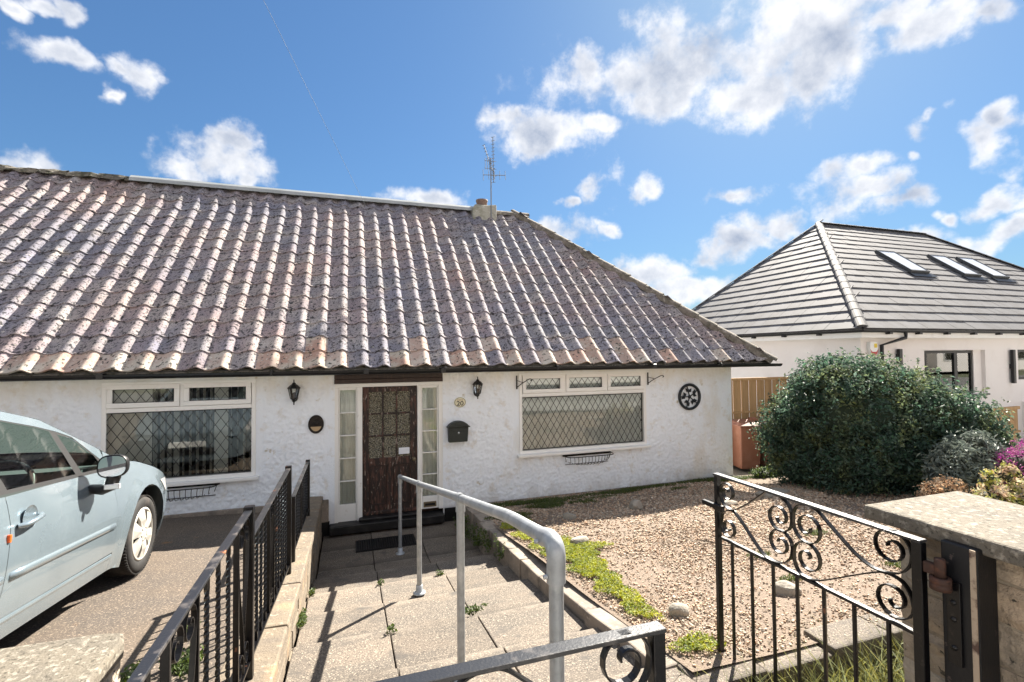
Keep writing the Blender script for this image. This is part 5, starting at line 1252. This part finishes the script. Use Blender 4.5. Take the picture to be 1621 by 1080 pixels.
# post box
pb = thing("wall_letterbox", "dark green wall letterbox with arched lid and white lock", "letterbox", (1.56, -.012, 1.37))
MB().prism([(-.148, -.155), (.140, -.155), (.158, .075), (-.158, .075)], 0, .10, MX).build("box", m_postbox, pb, bevel=.006)
arcp = [(-.178, .070), (-.178, .085)] + [(.172*math.cos(R(165-150*i/12)), .045+.120*math.sin(R(165-150*i/12))) for i in range(13)] + [(.178, .085), (.178, .070)]
MB().prism(arcp, 0, .122, MX).build("lid", m_postbox, pb, bevel=.008)
MB().prism([(-.118, .010), (.118, .010), (.12, .052), (-.12, .052)], .1003, .106, MX).build("flap", m_postbox, pb, bevel=.003)
MB().lathe([(.014, 0), (.013, .008), (0, .010)], 16, Matrix.Translation((.0, -.100, -.012)) @ Matrix.Rotation(R(90), 4, "X")).build("lock", m_white, pb)
# round pierced ornament: ring with leaf sprays
orn = thing("round_wall_ornament", "round dark metal wall ornament of leaves and branches in a ring", "wall ornament", (5.91, -.012, 1.745))
mb = MB(); mb.tube([(.222*math.cos(2*PI*i/48), -.02, .222*math.sin(2*PI*i/48)) for i in range(49)], .026, 8, flat=1); mb.build("ring", m_orn, orn)
mb = MB()
for k in range(5):
    a = R(90+72*k+8); d = Vector((math.cos(a), 0, math.sin(a))); p = Vector((-d.z, 0, d.x))
    mb.tube(catmull([(0, -.02, 0), d*.09+p*.012+Vector((0, -.02, 0)), d*.21+p*.03+Vector((0, -.02, 0))], 5), .010, 6)
    for s, l0, w_, tl in ((1, .10, .036, .095), (-1, .085, .032, .085)):
        b0 = d*l0; dl = (d*.75+p*s*.75).normalized(); pl = Vector((-dl.z, 0, dl.x)); P3 = [b0, b0+dl*tl*.35+pl*w_, b0+dl*tl, b0+dl*tl*.35-pl*w_]
        vs = [q+Vector((0, dy, 0)) for dy in (-.012, -.024) for q in P3]; mb.add(vs, [(0, 1, 2, 3), (7, 6, 5, 4), (0, 4, 5, 1), (1, 5, 6, 2), (2, 6, 7, 3), (3, 7, 4, 0)])
mb.lathe([(.035, 0), (.03, .014), (0, .018)], 14, Matrix.Translation((0, -.012, 0)) @ Matrix.Rotation(R(90), 4, "X")); mb.build("leaf_spray", m_orn, orn)
# wire hay-rack planters under the windows
def hayrack(x0, x1, zt, label):
    xc = (x0+x1)/2; hw = (x1-x0)/2; t = thing("wire_planter", label, "planter", (xc, -.015, zt), group="wire hayrack planters under the windows")
    D, H = .20, .17
    MB().box(-hw, hw, -.012, .0, -.03, .0).build("back_bar", m_iron, t)
    mb = MB(); mb.tube(catmull([(-hw, -.006, -.012), (-hw*.97, -D*.55, -.012), (-hw*.80, -D, -.012), (0, -D*1.03, -.012), (hw*.80, -D, -.012), (hw*.97, -D*.55, -.012), (hw, -.006, -.012)], 6), .0075, 6); mb.build("rim", m_iron, t)
    mb = MB(); n = 15
    for i in range(n):
        f = -1+2*i/(n-1); x = hw*.96*f; dd = D*(1-abs(f)**4*.75); hh = H*(1-.35*abs(f)**3)
        mb.tube(catmull([(x, -dd, -.012), (x*.97, -dd*.98, -hh*.5), (x*.93, -dd*.75, -hh*.92), (x*.92, -dd*.35, -hh), (x*.92, -.003, -hh*.98)], 4), .0042, 5)
    mb.tube([(-hw*.9, -.003, -H*.97), (hw*.9, -.003, -H*.97)], .005, 6); mb.build("wire", m_iron, t)
hayrack(3.345, 4.245, .865, "black wire hayrack planter under the right-hand window")
hayrack(-2.60, -1.68, .880, "black wire hayrack planter under the left window behind the car bonnet")
def bracket(x, s, label):
    t = thing("basket_bracket", label, "bracket", (x, -.012, 2.10), group="hanging basket brackets by the right window")
    MB().box(-.011, .011, -.008, 0, -.11, .11).build("wall_bar", m_iron, t)
    mb = MB(); c = [(0, -.006, -.085)]+[(0.06*s, -.07, -.02), (.12*s, -.15, .035), (.15*s, -.19, .06), (.17*s, -.215, .058), (.175*s, -.22, .04), (.162*s, -.205, .032)]
    mb.tube(catmull(c, 5), .0075, 6); mb.tube([(0, -.006, .03), (.075*s, -.09, .0)], .005, 6); mb.build("arm", m_iron, t)
bracket(2.545, 1, "black hanging basket bracket at the left top corner of the right window")
bracket(5.03, 1, "black hanging basket bracket at the right top corner of the right window")

# television aerial on the chimney, telephone wire
an = thing("tv_aerial", "thin television aerial on a mast clamped to the chimney", "aerial", (3.05, RY-.27, 0))
MB().tube([(0, 0, 5.68), (0, 0, 7.10)], .014, 8).build("mast", m_steel, an)
mb = MB()
def yagi(p, d, ln_, n, el_len, ev):
    p, d, ev = Vector(p), Vector(d).normalized(), Vector(ev).normalized(); mb.tube([p-d*ln_*.35, p+d*ln_*.65], .009, 5)
    for i in range(n): c = p+d*ln_*(-.35+i/(n-1)); mb.tube([c-ev*el_len/2*(1.25 if i == 0 else 1), c+ev*el_len/2*(1.25 if i == 0 else 1)], .006, 4)
yagi((0, 0, 6.92), (-.42, -.25, .85), .72, 11, .10, (.5, -.85, 0)); yagi((.06, 0, 6.90), (-.10, -.3, .95), .98, 14, .09, (.7, -.7, 0)); yagi((0, 0, 6.70), (1, -.1, .05), .52, 5, .22, (0, .1, 1))
for s in (-.05, .0, .05): mb.tube([(-.09+s, -.02, 6.80), (-.09+s, -.02, 7.08)], .006, 4)
mb.tube([(-.16, -.02, 6.84), (.12, -.02, 6.84)], .006, 4); mb.tube([(-.16, -.02, 7.02), (.12, -.02, 7.02)], .006, 4); mb.build("element", m_steel, an)
A_ = Vector((1.342, -.37, 2.345)); B_ = Vector((-.149, -4.0, 4.19)); dv = B_-A_
tag(MB().tube([A_+dv*t+Vector((0, 0, -.012*t*(6-t)*2)) for t in np.linspace(0, 6, 30)], .0010, 5).build("telephone_wire", mat("grey_cable", (.12, .15, .19), .8)), "thin grey telephone wire running from the eaves up into the sky", "wire")

# ================================================================== PASSAGE: FENCE AND BINS
def fence(name, label, p0, p1, z0, z1, bw, post=True):
    p0, p1 = Vector(p0), Vector(p1); d = (p1-p0); L_ = d.length; a = math.atan2(d.y, d.x); t = thing(name, label, "fence", (p0.x, p0.y, 0), (0, 0, a)); n = int(L_/bw); b0 = None
    me = MB().box(0, bw-.006, -.010, .010, z0+.12, z1-.06).mesh("fence_board", m_fence)
    for i in range(n):
        o = ob("fence_board", me, t, loc=(i*L_/n, (.016 if i % 2 else 0)+rr.uniform(-.003, .003), rr.uniform(-.006, .006)))
    MB().box(-.01, L_, -.035, .03, z1-.06, z1).build("capping_rail", m_fence, t, bevel=.004)
    MB().box(0, L_, -.032, -.012, z0+(z1-z0)*.60, z0+(z1-z0)*.60+.045).build("cross_rail", m_fence, t)
    MB().box(0, L_, -.04, .02, z0, z0+.13).build("gravel_board", m_fence, t)
    return t
f1 = fence("fence_panel", "orange-brown closeboard fence panel filling the gap beside the bungalow", (8.05, 1.42, 0), (9.83, 1.36, 0), -.05, 1.965, .105)
MB().box(1.79, 1.91, -.06, .06, -.1, 2.0).build("post", m_fpost, f1, bevel=.006)
tag(MB().box(8.2, 9.2, 2.5, 2.56, 2.0, 2.09).build("rear_rail", m_fence), "weathered wooden rail just visible over the fence panel", "rail")
f2 = fence("low_fence", "low brown board fence half hidden behind the right end of the big shrub", (11.6, -1.25, 0), (13.35, -1.15, 0), .0, 1.37, .17)
def wheelie(name, label, x, y, rz, col, z=.03, lidc=None, h=1.0, body_tag=None):
    t = thing(name, label, "wheelie bin", (x, y, z), (0, 0, rz)); k = h/1.06
    mb = MB(); vs = []
    for zz_, w_, d_ in ((.06, .40, .42), (.90, .49, .55), (.96, .50, .56)):
        for a, b in ((-1, -1), (1, -1), (1, 1), (-1, 1)): vs.append((a*w_/2*k, b*d_/2*k, zz_*k))
    mb.add(vs, [(3, 2, 1, 0)]+[(r_*4+i, r_*4+(i+1) % 4, r_*4+4+(i+1) % 4, r_*4+4+i) for r_ in range(2) for i in range(4)]); mb.build("bin_body", col, t, bevel=.022)
    mb = MB(); mb.box(-.268*k, .268*k, -.31*k, .30*k, .955*k, .985*k); vs = []
    mb.add([(-.262*k, -.305*k, .986*k), (.262*k, -.305*k, .986*k), (.262*k, .29*k, .986*k), (-.262*k, .29*k, .986*k), (-.20*k, -.22*k, 1.035*k), (.20*k, -.22*k, 1.035*k), (.22*k, .27*k, 1.05*k), (-.22*k, .27*k, 1.05*k)], [(4, 5, 6, 7), (0, 1, 5, 4), (1, 2, 6, 5), (2, 3, 7, 6), (3, 0, 4, 7)]); mb.build("lid", lidc or col, t, bevel=.012)
    MB().tube([(-.22*k, .33*k, .97*k), (.22*k, .33*k, .97*k)], .016, 8).build("handle", col, t)
    for s in (1, -1): MB().lathe([(.0, -.03), (.09, -.03), (.10, -.02), (.10, .02), (.09, .03), (0, .03)], 18, Matrix.Translation((.20*s*k, .22*k, .10)) @ Matrix.Rotation(R(90), 4, "Y")).build("wheel", m_trim, t)
    mb = MB()
    for a in (-.1, 0, .1): mb.lathe([(.012, 0), (0, .004)], 8, Matrix.Translation((a, -.262*k, .875*k)) @ Matrix.Rotation(R(90), 4, "X"))
    mb.build("rivet", m_trim, t)
    return t
wheelie("wheelie_bin", "brown wheelie bin standing between the bungalow corner and the shrub", 8.03, .86, R(-14), m_bin, .03, h=1.06)
wheelie("wheelie_bin", "second brown wheelie bin mostly hidden behind the big shrub", 8.72, .98, R(-8), m_bin, .03, h=1.06)
wheelie("wheelie_bin", "dark wheelie bin with teal band half hidden by the bungalow corner", 7.74, 1.30, R(-4), m_bind, .03, m_bind, h=.98)
tag(MB().box(7.52, 7.96, .995, 1.03, .62, .76).build("recycling_tray", m_teal, None, bevel=.015), "teal plastic tray glimpsed behind the brown bin", "tray")

# ================================================================== PLANTS
rs_ = np.random.RandomState(5)
def leaves(n, pos, nrm, size, asp=.5, jit=.8, fold=.25, seed=1):
    """bent two-triangle leaves at pos, facing roughly along nrm"""
    g = np.random.RandomState(seed); nn = nrm+g.normal(0, jit, (n, 3)); nn /= np.linalg.norm(nn, axis=1)[:, None]+1e-9
    a = np.cross(nn, g.normal(0, 1, (n, 3))); a /= np.linalg.norm(a, axis=1)[:, None]+1e-9; b = np.cross(nn, a)
    s = size*g.uniform(.5, 1.6, (n, 1)); L_ = a*s; Wd = b*s*asp
    v = np.stack([pos-L_*.5, pos+Wd*.5+nn*s*fold*.5, pos+L_*.5, pos-Wd*.5+nn*s*fold*.5], 1).reshape(-1, 3)
    i = np.arange(n)*4; f = np.concatenate([np.stack([i, i+1, i+2], 1), np.stack([i, i+2, i+3], 1)], 0)
    return v, f
def lobes_points(lobes, n, seed, shell=.22, clump=0, csize=.12):
    """points near the surface of overlapping ellipsoids (cx,cy,cz,rx,ry,rz), grouped in sprays"""
    g = np.random.RandomState(seed); P, Q = [], []
    ar = np.array([l[3]*l[4]+l[3]*l[5]+l[4]*l[5] for l in lobes]); ar = ar/ar.sum()
    for l, w_ in zip(lobes, ar):
        m = int(n*w_); k = max(1, m//clump) if clump else m
        d = g.normal(0, 1, (k, 3)); d /= np.linalg.norm(d, axis=1)[:, None]
        r_ = 1-np.abs(g.normal(0, shell, (k, 1))) + .12*np.sin(d[:, :1]*9+l[0]*5)*np.cos(d[:, 2:3]*8+l[1]*3) + .08*np.sin(d[:, 1:2]*23)*np.cos(d[:, :1]*19)
        c = np.array(l[:3]); rad = np.array(l[3:6]); p = c+d*rad*r_; q = d/rad; q /= np.linalg.norm(q, axis=1)[:, None]
        if clump:
            p = np.repeat(p, clump, 0)+g.normal(0, csize, (k*clump, 3))*np.array([1, 1, .8]); q = np.repeat(q, clump, 0)
        P.append(p); Q.append(q)
    P, Q = np.concatenate(P), np.concatenate(Q)
    keep = np.ones(len(P), bool)
    for l in lobes: keep &= (((P-np.array(l[:3]))/np.array(l[3:6]))**2).sum(1) > .30
    return P[keep], Q[keep]
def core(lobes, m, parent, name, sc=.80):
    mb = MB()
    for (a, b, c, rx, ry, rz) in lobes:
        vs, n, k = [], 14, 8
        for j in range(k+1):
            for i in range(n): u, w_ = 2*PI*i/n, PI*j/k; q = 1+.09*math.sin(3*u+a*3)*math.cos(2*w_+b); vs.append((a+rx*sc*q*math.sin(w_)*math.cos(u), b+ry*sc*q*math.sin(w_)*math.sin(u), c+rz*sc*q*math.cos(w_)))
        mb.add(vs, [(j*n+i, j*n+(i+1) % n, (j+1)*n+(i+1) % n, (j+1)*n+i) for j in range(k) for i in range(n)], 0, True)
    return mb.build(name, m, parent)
def clip_ground(P, Q, fz):
    k = P[:, 2] > np.array([fz(a, b) for a, b in P[:, :2]]); return P[k], Q[k]
sb = thing("large_shrub", "big domed dark green evergreen shrub between the bungalow and the grey-roofed house", "shrub", (7.8, -1.7, 0))
LB = [(7.75, -1.80, 1.35, 1.22, 1.12, 1.10), (7.38, -1.25, 1.15, .80, .75, .80), (8.35, -2.10, 1.35, .95, .90, .78), (8.75, -2.50, 1.18, .74, .62, .74), (9.02, -2.62, 1.05, .52, .45, .52), (7.25, -2.0, .85, .75, .78, .62), (7.8, -2.55, .85, .78, .66, .66), (8.5, -2.85, .85, .62, .45, .55), (7.15, -1.35, .80, .50, .5, .50), (7.6, -1.65, 1.95, .70, .65, .52)]
P_, Q_ = lobes_points(LB, 95000, 3, .12, 16, .07); P_, Q_ = clip_ground(P_, Q_, lambda a, b: gravel_z(a, b)+.03)
gs_ = np.random.RandomState(77); sh_i = gs_.choice(np.where(P_[:, 2] > 1.0)[0], 170); SP, SQ = [], []   # stray shoots
for i in sh_i:
    dr = Q_[i]*.7+np.array([0, 0, .8])+gs_.normal(0, .35, 3); dr /= np.linalg.norm(dr); ln_ = gs_.uniform(.10, .30); m_ = int(ln_/.011)
    SP.append(P_[i]+dr*np.linspace(0, ln_, m_)[:, None]+gs_.normal(0, .012, (m_, 3))); SQ.append(np.tile(Q_[i], (m_, 1))+gs_.normal(0, .5, (m_, 3)))
P_ = np.concatenate([P_]+SP); Q_ = np.concatenate([Q_]+SQ)
P_ += np.random.RandomState(8).normal(0, .012, P_.shape); Q_[:, 2] += .45
v, f = leaves(len(P_), P_, Q_, .054, .50, .75, .3, 4)
sbf = npmesh("foliage", v-np.array([7.8, -1.7, 0]), f, m_leaf); ob("foliage", sbf, sb)
c_ = core(LB, mat("inner_foliage", (.035, .052, .030), .9), sb, "inner_core", .66)  # dark solid lumps added inside the leaves to block the view through
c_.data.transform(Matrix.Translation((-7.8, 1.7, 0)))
mb = MB()
for i in range(7): a = 2*PI*i/7; mb.tube([(math.cos(a)*.1, math.sin(a)*.1, .35), (math.cos(a)*.35, math.sin(a)*.35, 1.0), (math.cos(a)*.7, math.sin(a)*.6, 1.6)], [.04, .03, .012], 6)
mb.build("stem", m_twig, sb)
def small_plant(name, label, cat, lobes, n, m, size, asp, jit, seed, clump=7, cs=.03, up_=.4, stem=True):
    c = lobes[0]; t = thing(name, label, cat, (c[0], c[1], 0)); P, Q = lobes_points(lobes, n, seed, .16, clump, cs); P, Q = clip_ground(P, Q, lambda a, b: gravel_z(a, b)-.02); Q[:, 2] += up_
    v, f = leaves(len(P), P, Q, size, asp, jit, .3, seed+1); ob("foliage", npmesh("foliage", v-np.array([c[0], c[1], 0]), f, m), t)
    cc = core(lobes, mat(name+"_inside", (.035, .04, .025), .9), t, "plant_core", .72); cc.data.transform(Matrix.Translation((-c[0], -c[1], 0))); return t  # dark solid filling added so the plant is not see-through
small_plant("grey_shrub", "grey-green leafy shrub below the right end of the big shrub", "shrub", [(7.40, -3.35, 1.00, .36, .34, .34), (7.75, -3.30, 1.12, .36, .34, .36), (7.2, -3.45, .85, .28, .28, .24)], 6500, m_leafg, .062, .38, .8, 11, cs=.04)
small_plant("heather", "pink and purple heather clump at the right edge of the view", "heather", [(7.78, -3.78, 1.08, .26, .26, .25), (8.12, -3.78, 1.16, .30, .28, .28), (7.95, -3.7, .9, .36, .3, .3)], 9000, m_heath, .034, .34, .9, 12, cs=.03, up_=.8)
small_plant("spurge", "yellow-green spurge with cream flower heads behind the pillar cap", "plant", [(6.62, -4.05, .93, .17, .16, .12), (6.90, -4.08, .92, .20, .17, .13), (6.70, -4.0, 1.08, .05, .05, .14), (7.15, -4.12, .95, .18, .16, .14), (7.02, -4.0, 1.16, .07, .07, .12), (6.9, -4.1, .78, .4, .2, .14)], 5200, m_spurge, .040, .55, .7, 13, cs=.028)
small_plant("dried_flower_clump", "rounded clump of dried orange-brown flower heads above the pillar cap", "plant", [(6.66, -3.56, .88, .20, .18, .12), (6.86, -3.54, .90, .17, .15, .12), (6.76, -3.5, .74, .25, .2, .14)], 4200, m_dried, .034, .5, .8, 14, cs=.022)
small_plant("low_green_plant", "fresh green low plant at the foot of the bin beside the shrub", "plant", [(7.55, -.38, .30, .30, .22, .14), (7.2, -.42, .28, .22, .18, .12), (7.85, -.5, .34, .22, .22, .18)], 3200, m_weed, .045, .5, .7, 15)

# grass, moss and weeds (ground cover)
def blades(pts, h, w_, seed, lean=.5):
    g = np.random.RandomState(seed); n = len(pts); a = g.uniform(0, 2*PI, n); hh = h*g.uniform(.5, 1.3, n); ww = w_*g.uniform(.7, 1.3, n)
    d = np.stack([np.cos(a), np.sin(a), np.zeros(n)], 1); tl = g.normal(0, lean, (n, 2))*hh[:, None]
    p = np.asarray(pts); tip = p+np.concatenate([tl, hh[:, None]], 1)
    mid = p+np.concatenate([tl*.35, hh[:, None]*.6], 1)
    v = np.stack([p-d*ww[:, None]/2, p+d*ww[:, None]/2, mid+d*ww[:, None]*.4, tip, mid-d*ww[:, None]*.4], 1).reshape(-1, 3); i = np.arange(n)*5
    f = np.concatenate([np.stack([i, i+1, i+2], 1), np.stack([i, i+2, i+4], 1), np.stack([i+4, i+2, i+3], 1)], 0); return v, f
def patches(spots, dens, seed, fz):
    g = np.random.RandomState(seed); o = []
    for (x, y, rx, ry) in spots:
        n = int(dens*rx*ry*PI); a = g.uniform(0, 2*PI, n); r_ = np.sqrt(g.uniform(0, 1, n))*(1+.25*np.sin(a*3+x*9)+.15*np.sin(a*7+y*5))
        xx_, yy_ = x+np.cos(a)*r_*rx, y+np.sin(a)*r_*ry; o.append(np.stack([xx_, yy_, np.array([fz(p, q) for p, q in zip(xx_, yy_)])], 1))
    return np.concatenate(o)
gz = lambda x, y: gravel_z(x, y)+.008
gp_ = patches([(2.35, -.34, .55, .16), (3.0, -.42, .45, .20), (3.35, -.75, .22, .14), (2.75, -.75, .30, .16), (4.0, -.34, .6, .13), (3.75, -.62, .22, .10), (5.0, -.20, .7, .10), (6.0, -.20, .8, .15), (6.6, -.32, .5, .18), (3.55, -3.9, .12, .07), (3.3, -4.45, .10, .06), (4.6, -3.6, .14, .08), (4.3, -4.6, .10, .08), (5.2, -.62, .2, .08), (2.05, -1.2, .28, .22), (1.95, -.75, .18, .25)], 9000, 20, gz)
v, f = blades(gp_, .030, .006, 21, .8); tag(ob("grass", npmesh("grass", v, f, m_grass)), kind="stuff")
ms = patches([(1.98, -1.75, .20, .30), (1.98, -2.25, .20, .32), (2.02, -2.75, .22, .34), (2.05, -3.15, .26, .32), (2.0, -3.6, .16, .30), (1.95, -4.05, .12, .28), (1.90, -4.45, .09, .20), (2.35, -2.95, .16, .12), (1.92, -5.02, .15, .10)], 15000, 22, gz)
v, f = leaves(len(ms), ms+np.array([0, 0, .012])+np.random.RandomState(2).uniform(0, .02, (len(ms), 1))*np.array([0, 0, 1]), np.tile(np.array([0, 0, 1.]), (len(ms), 1)), .018, .6, .7, .3, 23)
tag(ob("moss", npmesh("moss", v, f, m_sedum)), kind="stuff")
pz = lambda x, y: path_pt(y)+.0
wd = np.concatenate([patches([(.90, -3.70, .09, .035), (.27, -3.80, .035, .03), (.27, -2.45, .03, .03), (-.36, -2.42, .03, .07), (-.375, -3.20, .03, .20), (.86, -2.43, .05, .03)], 14000, 24, pz),
                     patches([(1.50, -.62, .07, .30), (1.53, -1.25, .06, .25), (1.55, -1.65, .05, .2), (1.57, -2.2, .03, .2)], 9000, 25, lambda x, y: max(0, path_pt(y))+.02+.22*abs(math.sin(x*63))*abs(math.sin(y*7)))])
v, f = leaves(len(wd), wd+np.random.RandomState(4).uniform(0, .05, (len(wd), 1))*np.array([0, 0, 1]), np.tile(np.array([-.3, -.3, .9]), (len(wd), 1)), .026, .45, .9, .3, 26)
tag(ob("weeds", npmesh("weeds", v, f, m_weed)), kind="stuff")
bd = patches([(2.3, -5.62, .55, .25), (3.0, -5.58, .6, .24), (3.8, -5.7, .6, .3), (2.6, -5.9, .6, .2), (1.75, -5.3, .12, .15)], 1900, 27, lambda x, y: .60)
v, f = blades(bd, .28, .008, 28, .55); tag(ob("long_grass", npmesh("long_grass", v, f, mat("long_grass_blades", (.20, .21, .07), .6, rnd=.4, hue=.035, trans=.35))), kind="stuff")
dw = patches([(-1.05, -4.6, .12, .2), (-.85, -4.35, .08, .12), (-.95, -3.9, .05, .1), (-.75, -4.9, .08, .2)], 9000, 29, lambda x, y: drive_z(x, y))
v, f = leaves(len(dw), dw+np.random.RandomState(4).uniform(0, .07, (len(dw), 1))*np.array([0, 0, 1]), np.tile(np.array([0, -.3, .9]), (len(dw), 1)), .03, .5, .9, .3, 30); tag(ob("drive_weeds", npmesh("drive_weeds", v, f, m_weed)), kind="stuff")

# gravel: loose pebbles (nobody could count them) and the larger rocks lying on them
g = np.random.RandomState(6); npb = 82000
x = 1.76+g.uniform(0, 1, npb)**1.25*6.6; y = -5.22+g.uniform(0, 1, npb)*5.15
k = (x < 8.6) & ~((x > 6.6) & (y > -1.2)) & (g.uniform(0, 1, npb) < np.clip(1.9-1.9*vnoise(x*1.3+9, y*1.3+4, 51)-.55*vnoise(x*5, y*5, 52), .25, 1)); x, y = x[k], y[k]; npb = len(x)
dist = np.hypot(x, y+7.4); sz = .0088*g.uniform(.6, 1.5, npb)*np.clip(dist/5.0, .8, 1.9)
cube = np.array([(-1, -1, -1), (1, -1, -1), (1, 1, -1), (-1, 1, -1), (-1, -1, 1), (1, -1, 1), (1, 1, 1), (-1, 1, 1)], float)*.62
cf = np.array([(0, 3, 2, 1), (4, 5, 6, 7), (0, 1, 5, 4), (1, 2, 6, 5), (2, 3, 7, 6), (3, 0, 4, 7)])
V0 = cube[None]*g.uniform(.6, 1.3, (npb, 1, 3))+g.uniform(-.22, .22, (npb, 8, 3)); V0[:, :, 2] *= .7
a = g.uniform(0, 2*PI, npb); b = g.normal(0, .5, npb); ca, sa, cb, sb_ = np.cos(a), np.sin(a), np.cos(b), np.sin(b)
X0, Y0, Z0 = V0[..., 0], V0[..., 1], V0[..., 2]
Y1 = Y0*cb[:, None]-Z0*sb_[:, None]; Z1 = Y0*sb_[:, None]+Z0*cb[:, None]; X2 = X0*ca[:, None]-Y1*sa[:, None]; Y2 = X0*sa[:, None]+Y1*ca[:, None]
bump_ = .012*np.sin(x*3.1)*np.sin(y*2.7); zz = .2+.125*np.maximum(-y, 0)+bump_+g.uniform(0, .012, npb)
VV = np.stack([X2*sz[:, None]+x[:, None], Y2*sz[:, None]+y[:, None], Z1*sz[:, None]+zz[:, None]], 2).reshape(-1, 3)
FF = (cf[None]+(np.arange(npb)*8)[:, None, None]).reshape(-1, 4)
tag(ob("gravel", npmesh("gravel", VV, FF, m_peb, False)), kind="stuff")
def rock(x, y, sx, sy, sz_, label, seed, rz=0):
    bm = bmesh.new(); bmesh.ops.create_icosphere(bm, subdivisions=3, radius=1); q = random.Random(seed); dirs = [Vector((q.gauss(0, 1), q.gauss(0, 1), q.gauss(0, 1))).normalized() for _ in range(9)]
    for v_ in bm.verts:
        p = v_.co.copy()
        for d in dirs:
            e_ = p.dot(d)-q.choice((.72, .72))
            if e_ > 0: p -= d*e_*.85
        v_.co = Vector((p.x*sx, p.y*sy, p.z*sz_))
    me = bpy.data.meshes.new("rock"); bm.to_mesh(me); bm.free(); me.materials.append(m_rock)
    o = ob("rock", me, loc=(x, y, gravel_z(x, y)+sz_*.35), rot=(q.uniform(-.2, .2), q.uniform(-.2, .2), rz)); tag(o, label, "rock", "loose rocks on the gravel")
rock(2.70, -1.64, .095, .08, .065, "pale rock on the shaded gravel left of the larger pale one", 1)
rock(3.75, -1.56, .125, .09, .09, "pale angular rock at the shadow edge below the window planter", 2, .5)
rock(2.29, -2.76, .125, .075, .065, "blocky beige rock on the sunny gravel beside the yellow moss", 3, .2)
rock(2.125, -4.61, .078, .07, .058, "smooth egg-shaped tan rock on the gravel nearest the steps", 4)
rock(3.05, -4.63, .105, .07, .065, "pale chunky rock on the gravel seen through the gate bars", 5, -.4)
rock(4.94, -2.02, .13, .08, .06, "pale flat rock seen through the top left scroll of the gate", 6)
tag(MB().box(-.26, .26, -.12, .12, 0, .05).build("stone_flag", m_rock, None, bevel=.02, loc=(6.0, -1.75, gravel_z(6, -1.75)), rot=(0, 0, .2)), "flat pale stone lying on the gravel before the big shrub", "stone")
mb = MB(); mb.tube([(3.35, -3.3, gravel_z(0, -3.3)+.04), (3.55, -3.75, gravel_z(0, -3.75)+.03), (3.5, -4.25, gravel_z(0, -4.25)+.03)], .006, 5); mb.tube([(3.55, -3.75, gravel_z(0, -3.75)+.03), (4.0, -3.85, gravel_z(0, -3.85)+.03)], .004, 5)
tag(mb.build("fallen_twig", m_twig), "thin bent twig lying on the gravel behind the gate scrolls", "twig")
